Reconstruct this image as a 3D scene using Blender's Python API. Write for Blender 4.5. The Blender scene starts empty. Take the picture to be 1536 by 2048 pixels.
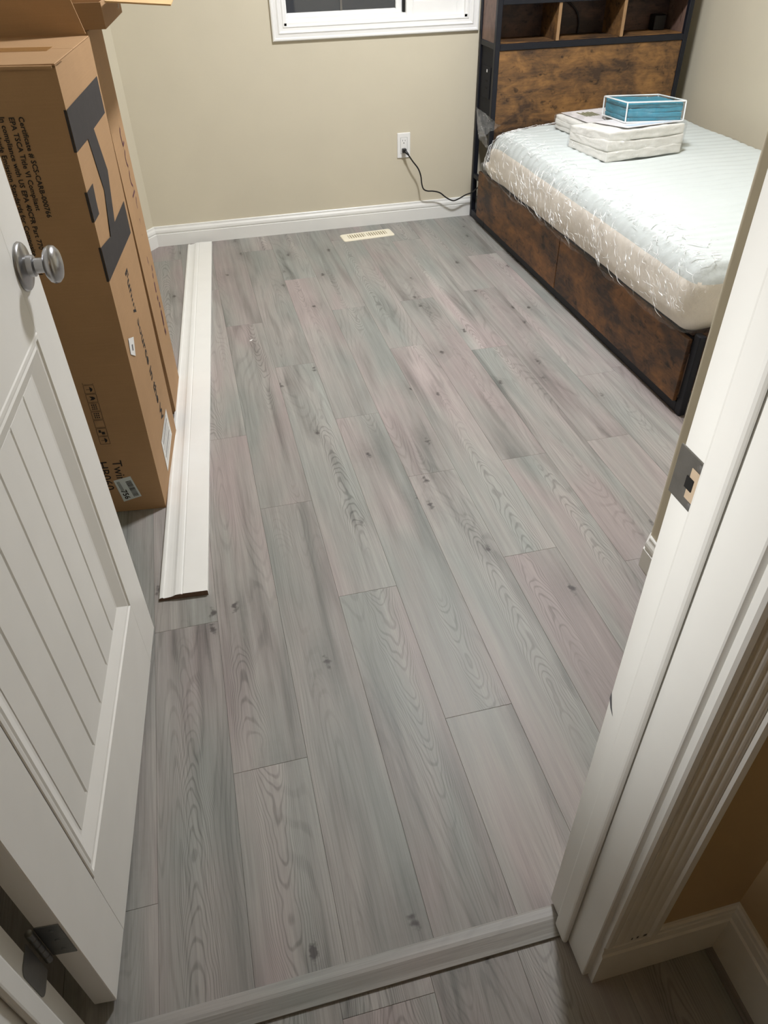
import bpy, bmesh, math, random
from mathutils import Vector, Matrix, noise
random.seed(7)
SC = bpy.context.scene
COL = SC.collection
PI = math.pi

# ------------------------------------------------------------------ camera
cam = bpy.data.cameras.new('camera')
cam.sensor_fit = 'HORIZONTAL'; cam.sensor_width = 36.0
cam.lens = 36.0 * 1471.09 / 1536.0
cam.clip_start = 0.02
camo = bpy.data.objects.new('camera', cam); COL.objects.link(camo)
def cam_axes(yaw, pitch, roll):
    f = Vector((math.sin(yaw)*math.cos(pitch), math.cos(yaw)*math.cos(pitch), -math.sin(pitch)))
    r = f.cross(Vector((0, 0, 1))).normalized(); u = r.cross(f)
    c, s = math.cos(roll), math.sin(roll)
    return r*c+u*s, u*c-r*s, f
_r, _u, _f = cam_axes(0.23008, 0.695725, -0.0226857)
M = Matrix(((_r.x, _u.x, -_f.x, 0), (_r.y, _u.y, -_f.y, 0), (_r.z, _u.z, -_f.z, 1.365), (0, 0, 0, 1)))
camo.matrix_world = M
SC.camera = camo

# ------------------------------------------------------------------ world, exposure
w = bpy.data.worlds.new('night'); SC.world = w; w.use_nodes = True
w.node_tree.nodes['Background'].inputs[0].default_value = (0.05, 0.055, 0.07, 1)
w.node_tree.nodes['Background'].inputs[1].default_value = 1.0
SC.view_settings.view_transform = 'Standard'
SC.view_settings.look = 'None'
SC.view_settings.gamma = 1.0
SC.view_settings.use_curve_mapping = False
SC.view_settings.exposure = 0.0
LAMP_POS = (1.04, 2.46, 2.40)
LAMP_STRENGTH = 305.0
HALL_POWER = 15.0
SPOT_POWER = 118.0

# ------------------------------------------------------------------ colour and materials
def s2l(c):
    c /= 255.0
    return c/12.92 if c <= 0.04045 else ((c+0.055)/1.055)**2.4
def rgb(r, g, b): return (s2l(r), s2l(g), s2l(b), 1.0)

class NT:
    """tiny node-tree helper"""
    def __init__(s, name):
        s.m = bpy.data.materials.new(name); s.m.use_nodes = True
        s.t = s.m.node_tree; s.n = s.t.nodes; s.l = s.t.links
        s.b = s.n['Principled BSDF']; s.out = s.n['Material Output']
    def node(s, typ, **kw):
        n = s.n.new(typ)
        for k, v in kw.items(): setattr(n, k, v)
        return n
    def set(s, sock, v):
        if hasattr(v, 'is_output') or isinstance(v, bpy.types.NodeSocket): s.l.new(v, sock)
        elif isinstance(v, (tuple, list)) and len(v) == 3 and sock.type == 'RGBA': sock.default_value = (*v, 1)
        else: sock.default_value = v
    def obj(s): return s.node('ShaderNodeTexCoord').outputs['Object']
    def mapv(s, vec, scale=(1, 1, 1), loc=(0, 0, 0), rot=(0, 0, 0)):
        n = s.node('ShaderNodeMapping'); s.set(n.inputs['Vector'], vec)
        s.set(n.inputs['Scale'], scale); s.set(n.inputs['Location'], loc); s.set(n.inputs['Rotation'], rot)
        return n.outputs[0]
    def noise(s, vec, scale=5, detail=2, rough=.5, dist=0):
        n = s.node('ShaderNodeTexNoise'); s.set(n.inputs['Vector'], vec)
        s.set(n.inputs['Scale'], scale); s.set(n.inputs['Detail'], detail); s.set(n.inputs['Roughness'], rough); s.set(n.inputs['Distortion'], dist)
        return n.outputs['Fac']
    def math(s, op, a, b=0.0, c=0.0, clamp=False):
        n = s.node('ShaderNodeMath', operation=op, use_clamp=clamp)
        s.set(n.inputs[0], a); s.set(n.inputs[1], b); s.set(n.inputs[2], c)
        return n.outputs[0]
    def vmath(s, op, a, b):
        n = s.node('ShaderNodeVectorMath', operation=op); s.set(n.inputs[0], a); s.set(n.inputs[1], b); return n.outputs[0]
    def ramp(s, fac, pts, interp='LINEAR'):
        n = s.node('ShaderNodeValToRGB'); e = n.color_ramp.elements; n.color_ramp.interpolation = interp
        while len(e) < len(pts): e.new(0.5)
        for i, (p, c) in enumerate(pts):
            e[i].position = p
            e[i].color = c if isinstance(c, (tuple, list)) else (c, c, c, 1)
        s.set(n.inputs[0], fac); return n.outputs[0]
    def mix(s, fac, a, b, mode='MIX'):
        n = s.node('ShaderNodeMix', data_type='RGBA', blend_type=mode)
        s.set(n.inputs[0], fac); s.set(n.inputs[6], a); s.set(n.inputs[7], b); return n.outputs[2]
    def bump(s, h, strength=.2, dist=.002):
        n = s.node('ShaderNodeBump'); s.set(n.inputs['Height'], h); s.set(n.inputs['Strength'], strength); s.set(n.inputs['Distance'], dist)
        s.l.new(n.outputs[0], s.b.inputs['Normal']); return n.outputs[0]
    def base(s, col=None, rough=None, metal=None, spec=None):
        if col is not None: s.set(s.b.inputs['Base Color'], col)
        if rough is not None: s.set(s.b.inputs['Roughness'], rough)
        if metal is not None: s.set(s.b.inputs['Metallic'], metal)
        if spec is not None: s.set(s.b.inputs['Specular IOR Level'], spec)
        return s

def plain(name, col, rough=.5, metal=0, spec=.5, vary=.05, scale=30, bump=0.0):
    t = NT(name); v = t.obj()
    n = t.noise(v, scale, 3)
    c = t.mix(t.ramp(n, [(0.3, 0.0), (0.7, 1.0)]), tuple(x*(1-vary) for x in col[:3]), tuple(min(1, x*(1+vary)) for x in col[:3]))
    t.base(c, rough, metal, spec)
    if bump: t.bump(t.noise(v, scale*6, 2), bump, .001)
    return t.m

MAT = {}
MAT['wall'] = plain('painted_beige_wall', rgb(207, 199, 178), .75, vary=.015, scale=6, bump=.12)
MAT['hallwall'] = plain('tan_hall_wall', rgb(190, 168, 130), .75, vary=.015, scale=6, bump=.12)  # a darker, browner tan than the room walls
MAT['ceiling'] = plain('white_ceiling', rgb(232, 230, 224), .9, vary=.01)
MAT['trim'] = plain('white_gloss_trim', rgb(232, 232, 228), .35, vary=.015, scale=12)
MAT['door'] = plain('white_door_paint', rgb(234, 233, 229), .4, vary=.02, scale=10, bump=.03)
MAT['vinyl'] = plain('white_vinyl', rgb(238, 238, 236), .35, vary=.01)
MAT['steel'] = plain('black_powder_coated_steel', rgb(22, 24, 32), .5, spec=.35, vary=.1)
MAT['sidepanel'] = plain('blue_black_side_panel', rgb(14, 16, 25), .6, spec=.2, vary=.1)
MAT['blackplastic'] = plain('black_plastic', rgb(20, 20, 22), .4, vary=.1)
MAT['nickel'] = plain('satin_nickel', rgb(168, 168, 170), .30, 1.0, vary=.04, scale=60)
MAT['hinge'] = plain('dull_hinge_steel', rgb(118, 118, 116), .4, 1.0, vary=.08)
MAT['plate'] = plain('brushed_strike_steel', rgb(128, 126, 122), .45, .8, vary=.1, scale=60)
MAT['hole'] = plain('dark_recess', rgb(18, 17, 16), .9, vary=.1)
MAT['subfloor'] = plain('dark_subfloor', rgb(60, 56, 52), .9)
MAT['mdf'] = plain('brown_mdf_cut', rgb(104, 82, 66), .9, vary=.15, scale=150)
MAT['creamvent'] = plain('cream_register_paint', rgb(236, 229, 208), .45, vary=.02)
MAT['ventdark'] = plain('register_damper', rgb(186, 174, 146), .8, vary=.1)
MAT['ink'] = plain('black_carton_ink', rgb(44, 40, 40), .75, vary=.12, scale=40)
MAT['inkthin'] = plain('black_carton_lettering', rgb(28, 24, 22), .8, vary=.2, scale=90)
MAT['purple'] = plain('purple_carton_ink', rgb(88, 50, 62), .8, vary=.3, scale=60)
MAT['label'] = plain('white_paper_label', rgb(222, 221, 218), .6, vary=.02)
MAT['labelgrey'] = plain('pale_grey_paper_label', rgb(196, 204, 204), .5, vary=.02)
MAT['labelink'] = plain('grey_label_print', rgb(95, 95, 98), .7, vary=.1)
MAT['tape'] = plain('brown_packing_tape', rgb(150, 112, 70), .25, vary=.08, scale=20)
MAT['piping'] = plain('white_vinyl_piping', rgb(232, 236, 236), .35, vary=.02)
MAT['card'] = plain('printed_white_insert', rgb(226, 222, 222), .5, vary=.03)
MAT['green'] = plain('olive_print', rgb(112, 112, 72), .6, vary=.2, scale=60)
MAT['rawwood'] = plain('raw_wood_in_the_latch_cut', rgb(186, 166, 142), .8, vary=.1, scale=80)
MAT['bluecard'] = plain('pale_blue_insert', rgb(196, 208, 220), .5, vary=.05)
MAT['led'] = plain('white_outlet_mark', rgb(230, 230, 230), .4)
MAT['ground'] = plain('dark_yard_ground', rgb(120, 120, 118), .9, vary=.3, scale=2)

def lit(name, col, strength):
    t = NT(name); t.base((0.9, 0.9, 0.9, 1), .4)
    t.b.inputs['Emission Color'].default_value = col; t.b.inputs['Emission Strength'].default_value = strength
    return t.m
MAT['lamp'] = lit('lit_opal_glass', (0.955, 0.965, 1.0, 1), LAMP_STRENGTH)

# grey oak laminate
def plank_mat(name, tint=(1, 1, 1)):
    t = NT(name)
    rnd = t.node('ShaderNodeObjectInfo').outputs['Random']
    off = t.node('ShaderNodeCombineXYZ')
    t.set(off.inputs[0], t.math('MULTIPLY', rnd, 37.0)); t.set(off.inputs[1], t.math('MULTIPLY', rnd, 91.0)); t.set(off.inputs[2], t.math('MULTIPLY', rnd, 53.0))
    q = t.vmath('ADD', t.obj(), off.outputs[0])
    warp = t.noise(t.mapv(q, (9, 2.2, 1)), 1, 2)
    # nested cathedral contours: level lines of a stretched noise
    field = t.noise(t.mapv(q, (8.5, 0.85, 1)), 1, 1.2, .45, .35)
    fld2 = t.math('ADD', field, t.math('MULTIPLY', t.noise(t.mapv(q, (60, 14, 1)), 1, 2), .012))
    rings = t.ramp(t.math('SINE', t.math('MULTIPLY', fld2, 185.0)), [(0.0, 0.12), (0.55, 0.0), (0.95, -1.0)] if False else [(0.0, 0.62), (0.45, 0.56), (0.92, 0.0)])
    rings = t.math('SUBTRACT', rings, .45)
    # cathedral arches along the middle of each board
    so = t.node('ShaderNodeSeparateXYZ'); t.set(so.inputs[0], t.obj())
    r2 = t.math('FRACT', t.math('MULTIPLY', rnd, 13.7)); r3 = t.math('FRACT', t.math('MULTIPLY', rnd, 29.3))
    wob = t.noise(t.mapv(q, (4, 1.6, 1), (1, 2, 3)), 1, 2)
    u = t.math('DIVIDE', t.math('SUBTRACT', t.math('SUBTRACT', so.outputs[0], t.math('ADD', t.math('MULTIPLY', r2, .07), .042)), t.math('MULTIPLY', t.math('SUBTRACT', wob, .5), .06)), .034)
    sg = t.math('SUBTRACT', t.math('MULTIPLY', t.math('GREATER_THAN', r3, .45), 2.0), 1.0)
    arch = t.math('ADD', t.math('MULTIPLY', t.math('MULTIPLY', u, u), .55), t.math('MULTIPLY', t.math('MULTIPLY', so.outputs[1], sg), 2.6))
    arch = t.math('ADD', arch, t.math('MULTIPLY', t.noise(t.mapv(q, (14, 6, 1), (6, 6, 0)), 1, 2), .9))
    al = t.math('SUBTRACT', t.ramp(t.math('SINE', t.math('MULTIPLY', arch, 52.0)), [(0.0, 0.60), (0.40, 0.52), (0.95, 0.0)]), .42)
    am = t.math('MULTIPLY', t.ramp(t.math('ABSOLUTE', u), [(0.55, 1.0), (1.0, 0.0)]) if False else t.ramp(t.math('MULTIPLY', t.math('ABSOLUTE', u), .5), [(0.45, 1.0), (0.95, 0.0)]),
                t.ramp(t.noise(t.mapv(q, (.2, 1.25, 1), (4, 9, 0)), 1, 1), [(0.47, 0.0), (0.58, 1.0)]))
    ringmask = t.ramp(t.noise(t.mapv(q, (5, .9, 1), (3, 7, 0)), 1, 1), [(0.44, 0.0), (0.58, 1.0)])
    fib = t.noise(t.mapv(q, (430, 9, 1)), 1, 3, .6)
    fib2 = t.noise(t.mapv(q, (70, 2.0, 1)), 1, 2, .5)
    tone = t.noise(t.mapv(q, (6.5, 1.3, 1), (11, 5, 0)), 1, 2, .5, .4)
    tcol = t.ramp(tone, [(0.34, rgb(149, 139, 136)), (0.5, rgb(147, 143, 138)), (0.66, rgb(136, 138, 133))])
    val = t.math('ADD', t.math('MULTIPLY', t.math('FRACT', t.math('MULTIPLY', rnd, 7.31)), .17), .90)
    sm = t.math('ADD', t.math('MULTIPLY', t.math('SUBTRACT', fib, .5), .55), t.math('MULTIPLY', t.math('SUBTRACT', fib2, .5), .50))
    rg = t.math('ADD', t.math('MULTIPLY', t.math('MULTIPLY', rings, ringmask), .24), t.math('MULTIPLY', t.math('MULTIPLY', al, am), .50))
    dk = t.math('MULTIPLY', t.ramp(t.noise(t.mapv(q, (14, 1.1, 1), (2, 19, 0)), 1, 2, .5, .5), [(0.53, 0.0), (0.69, 1.0)]), -.30)
    lt = t.math('MULTIPLY', t.ramp(t.noise(t.mapv(q, (11, 1.4, 1), (8, 3, 0)), 1, 2, .5, .5), [(0.56, 0.0), (0.72, 1.0)]), .14)
    tot = t.math('ADD', t.math('ADD', t.math('ADD', t.math('ADD', sm, rg), dk), lt), 1.0)
    tot = t.math('MULTIPLY', tot, val)
    # knots: sparse stretched cells
    vo = t.node('ShaderNodeTexVoronoi'); vo.feature = 'F1'; vo.voronoi_dimensions = '2D'
    t.set(vo.inputs['Vector'], t.mapv(t.vmath('ADD', q, t.vmath('MULTIPLY', t.node('ShaderNodeTexNoise', noise_dimensions='2D').outputs['Color'], (.0, .0, .0))), (7.0, 3.4, 1), rot=(0, 0, .35)))
    vo.inputs['Scale'].default_value = 1.0
    d = t.math('ADD', vo.outputs['Distance'], t.math('MULTIPLY', t.math('SUBTRACT', t.noise(t.mapv(q, (60, 75, 1)), 1, 2), .5), .20))
    sep = t.node('ShaderNodeSeparateColor'); t.set(sep.inputs[0], vo.outputs['Color'])
    pick = t.math('GREATER_THAN', sep.outputs[0], .58)
    core = t.math('MULTIPLY', t.ramp(d, [(0.01, 1.0), (0.062, 0.0)]), pick)
    halo = t.math('MULTIPLY', t.ramp(d, [(0.04, 1.0), (0.40, 0.0)]), pick)
    tot = t.math('SUBTRACT', tot, t.math('MULTIPLY', halo, .16))
    cmb = t.node('ShaderNodeCombineXYZ')
    for i in range(3): t.set(cmb.inputs[i], t.math('MULTIPLY', tot, tint[i]))
    c = t.vmath('MULTIPLY', tcol, cmb.outputs[0])
    c = t.mix(t.math('MULTIPLY', core, .85), c, rgb(62, 57, 56))
    rough = t.math('ADD', t.math('MULTIPLY', fib, .18), .40)
    t.base(c, rough, 0, .4)
    t.bump(t.math('ADD', t.math('MULTIPLY', fib, .5), t.math('MULTIPLY', t.math('MULTIPLY', rings, ringmask), .3)), .22, .0012)
    return t.m
MAT['plank'] = plank_mat('grey_oak_laminate')
MAT['threshold'] = plank_mat('pale_grey_oak_moulding', (1.02, 1.02, 1.02))

def rustic(name, light, dark, along='X', scale=1.0, amount=.5):
    t = NT(name)
    rnd = t.node('ShaderNodeObjectInfo').outputs['Random']
    off = t.node('ShaderNodeCombineXYZ')
    for i, k in enumerate((17., 29., 41.)): t.set(off.inputs[i], t.math('MULTIPLY', rnd, k))
    q = t.vmath('ADD', t.obj(), off.outputs[0])
    ax = 'XYZ'.index(along)
    def st(a, b): return tuple((a if k == ax else b)*scale for k in range(3))
    a = t.noise(t.mapv(q, st(3.2, 5.5)), 1, 5, .62, .5)              # broad clouds of stain
    b = t.noise(t.mapv(q, st(11, 19), (5, 3, 9)), 1, 4, .65, .8)     # smaller blotches
    f = t.noise(t.mapv(q, st(14, 150)), 1, 3, .6)                    # grain
    sp = t.noise(t.mapv(q, st(26, 42), (1, 8, 4)), 1, 2, .5, .4)     # specks and knots
    mixv = t.math('ADD', t.math('MULTIPLY', a, .62), t.math('MULTIPLY', b, .42))
    mixv = t.math('ADD', mixv, t.math('MULTIPLY', t.math('SUBTRACT', f, .5), .14))
    c = t.ramp(mixv, [(amount-.10, dark), (amount+.02, tuple(.5*x+.5*y for x, y in zip(light, dark))), (amount+.13, light)])
    k = t.math('MULTIPLY', t.ramp(sp, [(0.60, 0.0), (0.68, 1.0)]), t.ramp(b, [(0.40, 1.0), (0.58, 0.25)]))
    c = t.mix(t.math('MULTIPLY', k, .85), c, tuple(x*.35 for x in dark[:3]))
    t.base(c, .5, 0, .35); t.bump(f, .12, .001)
    return t.m
MAT['rustic'] = rustic('rustic_brown_board', rgb(150, 110, 66), rgb(68, 52, 40), amount=.51)
MAT['rusticdark'] = rustic('rustic_brown_drawer_board', rgb(132, 90, 52), rgb(58, 44, 37), 'Y', amount=.53)
MAT['rusticback'] = rustic('dark_brown_back_board', rgb(98, 72, 62), rgb(52, 40, 38), 'X', amount=.53)
MAT['rusticside'] = rustic('grey_brown_side_board', rgb(128, 104, 92), rgb(88, 68, 60), 'Z')
MAT['edging'] = plain('tan_edge_banding', rgb(150, 118, 84), .5, vary=.1)

def cardboard(name, col):
    t = NT(name); v = t.obj()
    a = t.noise(v, 5, 4, .6); b = t.noise(t.mapv(v, (8, 8, 260)), 1, 1); g = t.noise(v, 300, 2)
    f = t.math('ADD', t.math('MULTIPLY', a, .6), t.math('ADD', t.math('MULTIPLY', b, .2), t.math('MULTIPLY', g, .2)))
    c = t.ramp(f, [(0.3, tuple(x*.88 for x in col[:3])+(1,)), (0.7, tuple(x*1.08 for x in col[:3])+(1,))])
    t.base(c, .8, 0, .25); t.bump(b, .08, .001)
    return t.m
MAT['carton'] = cardboard('brown_corrugated_board', rgb(166, 133, 98))
MAT['cartonpale'] = cardboard('pale_inner_board', rgb(200, 166, 122))

def fabric(name, col, scale=400, bump=.2, sheen=0, vary=.06, wr=0):
    t = NT(name); v = t.obj()
    n = t.noise(v, scale, 2); m = t.noise(v, 14, 3)
    c = t.mix(t.ramp(m, [(0.3, 0.0), (0.7, 1.0)]), tuple(x*(1-vary) for x in col[:3]), tuple(min(1, x*(1+vary)) for x in col[:3]))
    t.base(c, .9, 0, .2)
    h = n
    if wr: h = t.math('ADD', t.math('MULTIPLY', n, .3), t.math('MULTIPLY', t.noise(t.mapv(v, (10, 10, 60)), 1, 3, .6, .6), wr))
    t.bump(h, bump, .002)
    return t.m
MAT['mattop'] = fabric('white_knit_cover', rgb(193, 199, 197), 350, .15, vary=.015)
MAT['matside'] = fabric('beige_mattress_border', rgb(240, 232, 220), 350, .15, vary=.04)
MAT['teal'] = fabric('teal_cotton', rgb(48, 134, 158), 600, .3, vary=.10, wr=1.0)
MAT['whitecloth'] = fabric('white_cotton', rgb(234, 232, 226), 500, .3, vary=.02, wr=1.0)

def film(name, scale=16, milky=.06, gloss=.17, rough=.09, tint=(1, 1, 1), stretch=(1, 1, 1), edge=.30, dist=.03):
    """clear plastic film: see-through, thin, with crumpled highlights"""
    t = NT(name); t.n.remove(t.b)
    v = t.mapv(t.obj(), stretch)
    h = t.math('ADD', t.noise(v, scale, 4, .6, 1.2), t.math('MULTIPLY', t.noise(v, scale*3.5, 3, .6, .8), .35))
    b = t.node('ShaderNodeBump'); t.set(b.inputs['Height'], h); b.inputs['Strength'].default_value = 1.0; b.inputs['Distance'].default_value = dist
    tr = t.node('ShaderNodeBsdfTransparent'); tr.inputs[0].default_value = (*tint, 1)
    gl = t.node('ShaderNodeBsdfGlossy'); gl.inputs['Roughness'].default_value = rough; t.l.new(b.outputs[0], gl.inputs['Normal'])
    df = t.node('ShaderNodeBsdfDiffuse'); df.inputs[0].default_value = (.92, .93, .93, 1); t.l.new(b.outputs[0], df.inputs['Normal'])
    lw = t.node('ShaderNodeLayerWeight'); lw.inputs['Blend'].default_value = .18; t.l.new(b.outputs[0], lw.inputs['Normal'])
    m1 = t.node('ShaderNodeMixShader'); m1.inputs[0].default_value = milky
    t.l.new(tr.outputs[0], m1.inputs[1]); t.l.new(df.outputs[0], m1.inputs[2])
    m2 = t.node('ShaderNodeMixShader')
    t.set(m2.inputs[0], t.math('ADD', t.math('MULTIPLY', lw.outputs['Fresnel'], edge), gloss*.35, clamp=True))
    t.l.new(m1.outputs[0], m2.inputs[1]); t.l.new(gl.outputs[0], m2.inputs[2])
    t.l.new(m2.outputs[0], t.out.inputs['Surface'])
    return t.m
MAT['film'] = film('clear_mattress_bag_film', 20, .10, .14, .12, stretch=(1, 1, .6), edge=.06, dist=.07)
MAT['glint_crease'] = plain('white_film_glint_fold', rgb(244, 245, 245), .22, spec=.8, vary=.01)  # opaque white puts the glints of the plastic into the colour
MAT['filmtail'] = film('gathered_bag_film', 24, .16, .40, .14, edge=.10, dist=.10)
MAT['bagfilm'] = film('clear_vinyl_bag', 12, .04, .22, .12, edge=.10, dist=.08)
def glass_mat(name):
    t = NT(name); t.n.remove(t.b); v = t.obj(); t.noise(v, 2)
    tr = t.node('ShaderNodeBsdfTransparent'); tr.inputs[0].default_value = (.9, .92, .92, 1)
    gl = t.node('ShaderNodeBsdfGlossy'); gl.inputs['Roughness'].default_value = .02
    fr = t.node('ShaderNodeFresnel'); fr.inputs[0].default_value = 1.5
    m = t.node('ShaderNodeMixShader'); t.set(m.inputs[0], t.math('MULTIPLY', fr.outputs[0], 1.8, clamp=True))
    t.l.new(tr.outputs[0], m.inputs[1]); t.l.new(gl.outputs[0], m.inputs[2]); t.l.new(m.outputs[0], t.out.inputs['Surface'])
    return t.m
MAT['glass'] = glass_mat('window_glass')

# ------------------------------------------------------------------ mesh helpers
class MB:
    """collects geometry and links it as one mesh object"""
    def __init__(s): s.v = []; s.f = []; s.smooth = False
    def add(s, verts, faces, xf=None):
        o = len(s.v)
        for p in verts:
            p = Vector(p); s.v.append(xf @ p if xf else p)
        s.f += [tuple(i+o for i in f) for f in faces]
        return s
    def box(s, x0, x1, y0, y1, z0, z1, bev=0.0, seg=1, xf=None):
        if bev <= 0:
            vs = [(x0, y0, z0), (x1, y0, z0), (x1, y1, z0), (x0, y1, z0), (x0, y0, z1), (x1, y0, z1), (x1, y1, z1), (x0, y1, z1)]
            return s.add(vs, [(3, 2, 1, 0), (4, 5, 6, 7), (0, 1, 5, 4), (1, 2, 6, 5), (2, 3, 7, 6), (3, 0, 4, 7)], xf)
        bm = bmesh.new(); bmesh.ops.create_cube(bm, size=1)
        for q in bm.verts: q.co = Vector((x0+(q.co.x+.5)*(x1-x0), y0+(q.co.y+.5)*(y1-y0), z0+(q.co.z+.5)*(z1-z0)))
        bmesh.ops.bevel(bm, geom=list(bm.edges), offset=bev, segments=seg, profile=.5, affect='EDGES', clamp_overlap=True)
        bm.verts.index_update()
        s.add([q.co.copy() for q in bm.verts], [tuple(q.index for q in f.verts) for f in bm.faces], xf); bm.free(); return s
    def prism(s, pts, z0, z1, xf=None):
        """polygon in xy extruded in z"""
        n = len(pts)
        vs = [(p[0], p[1], z0) for p in pts]+[(p[0], p[1], z1) for p in pts]
        return s.add(vs, [tuple(range(n-1, -1, -1)), tuple(range(n, 2*n))]+[(i, (i+1) % n, n+(i+1) % n, n+i) for i in range(n)], xf)
    def quad(s, a, b, c, d, xf=None): return s.add([a, b, c, d], [(0, 1, 2, 3)], xf)
    def tube(s, pts, r, n=8, cap=True, xf=None):
        pts = [Vector(p) for p in pts]; rings = []; up = None
        for i, p in enumerate(pts):
            t = (pts[min(i+1, len(pts)-1)]-pts[max(i-1, 0)]).normalized()
            if up is None: up = t.orthogonal().normalized()
            up = (up-t*up.dot(t)).normalized(); b = t.cross(up)
            rr = r[i] if isinstance(r, (list, tuple)) else r
            rings.append([p+(up*math.cos(2*PI*k/n)+b*math.sin(2*PI*k/n))*rr for k in range(n)])
        vs = [v for g in rings for v in g]
        fs = [(i*n+k, i*n+(k+1) % n, (i+1)*n+(k+1) % n, (i+1)*n+k) for i in range(len(pts)-1) for k in range(n)]
        if cap: fs += [tuple(range(n-1, -1, -1)), tuple((len(pts)-1)*n+k for k in range(n))]
        return s.add(vs, fs, xf)
    def lathe(s, prof, n=32, xf=None, sx=1.0, sy=1.0):
        """profile (radius, height) about local z"""
        vs = [(r*math.cos(2*PI*k/n)*sx, r*math.sin(2*PI*k/n)*sy, h) for r, h in prof for k in range(n)]
        fs = [(i*n+k, i*n+(k+1) % n, (i+1)*n+(k+1) % n, (i+1)*n+k) for i in range(len(prof)-1) for k in range(n)]
        fs += [tuple(range(n-1, -1, -1)), tuple((len(prof)-1)*n+k for k in range(n))]
        return s.add(vs, fs, xf)
    def sph(s): s.smooth = True; return s
    def build(s, name, mat, parent=None, world=True, fix=True):
        me = bpy.data.meshes.new(name)
        vs = s.v
        if parent is not None and world:
            inv = wm(parent).inverted(); vs = [inv @ v for v in vs]
        me.from_pydata([tuple(v) for v in vs], [], s.f)
        if fix:
            bm = bmesh.new(); bm.from_mesh(me); bmesh.ops.recalc_face_normals(bm, faces=bm.faces[:]); bm.to_mesh(me); bm.free()
        for m in (mat if isinstance(mat, (list, tuple)) else [mat]): me.materials.append(MAT[m] if isinstance(m, str) else m)
        if s.smooth:
            me.polygons.foreach_set('use_smooth', [True]*len(me.polygons))
            try: me.set_sharp_from_angle(angle=math.radians(40))
            except Exception: pass
        me.update()
        o = bpy.data.objects.new(name, me); COL.objects.link(o)
        if parent is not None: o.parent = parent
        return o
def wm(o):
    m = o.matrix_basis.copy()
    while o.parent is not None:
        o = o.parent; m = o.matrix_basis @ m
    return m
def empty(name, loc=(0, 0, 0), rotz=0.0):
    o = bpy.data.objects.new(name, None); COL.objects.link(o); o.location = loc; o.rotation_euler = (0, 0, rotz)
    o.empty_display_size = .05
    return o
def tag(o, label=None, cat=None, group=None, kind=None):
    if label: o['label'] = label
    if cat: o['category'] = cat
    if group: o['group'] = group
    if kind: o['kind'] = kind
    return o
def move_origin(o, p):
    """put a top-level mesh's origin at p"""
    p = Vector(p)
    o.data.transform(Matrix.Translation(-p)); o.location = p
    return o

def sweep(path, prof, closed=False):
    """profile (d, z) swept along an xy path; d is measured to the left of the travel direction; one MB per segment with mitred ends"""
    n = len(path); segs = []
    P = [Vector((p[0], p[1])) for p in path]
    def nrm(i): d = (P[i+1]-P[i]).normalized(); return Vector((-d.y, d.x))
    offs = []
    for i in range(n):
        if i == 0: m = nrm(0)
        elif i == n-1: m = nrm(n-2)
        else:
            a, b = nrm(i-1), nrm(i); m = (a+b); m = m/(1+a.dot(b))
        offs.append(m)
    k = len(prof)
    for i in range(n-1):
        mb = MB()
        vs = [(P[j].x+offs[j].x*d, P[j].y+offs[j].y*d, z) for j in (i, i+1) for d, z in prof]
        fs = [(a, (a+1) % k, k+(a+1) % k, k+a) for a in range(k)]+[tuple(range(k-1, -1, -1)), tuple(range(k, 2*k))]
        mb.add(vs, fs); segs.append(mb)
    return segs
def join(mbs):
    o = MB()
    for m in mbs: o.add(m.v, m.f)
    return o

def text_mb(body, size, xf, spacing=1.0, bold=0.0):
    """flat lettering as mesh; text lies in xf's xy plane"""
    cu = bpy.data.curves.new('lettering', 'FONT'); cu.body = body; cu.size = size; cu.space_character = spacing; cu.resolution_u = 2
    cu.offset = bold
    ob = bpy.data.objects.new('lettering', cu); COL.objects.link(ob)
    dg = bpy.context.evaluated_depsgraph_get(); dg.update()
    me = bpy.data.meshes.new_from_object(ob.evaluated_get(dg))
    mb = MB(); mb.add([v.co.copy() for v in me.vertices], [tuple(p.vertices) for p in me.polygons], xf)
    bpy.data.objects.remove(ob); bpy.data.meshes.remove(me); bpy.data.curves.remove(cu)
    return mb

# ------------------------------------------------------------------ room shell
YB = 3.986          # back wall
YF = 0.477          # front wall, room side
YH = 0.352          # front wall, hall side
XL, XR = -0.60, 2.56
ZC = 2.44
JL, JR = -0.385, 0.397   # door opening
CX, CY = 0.985, 1.222    # closet bump-out corner
HX = 0.643          # hall right wall
DA = (-0.2405, YB); DB = (XL, YB-0.47)   # splayed corner at back left

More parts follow.
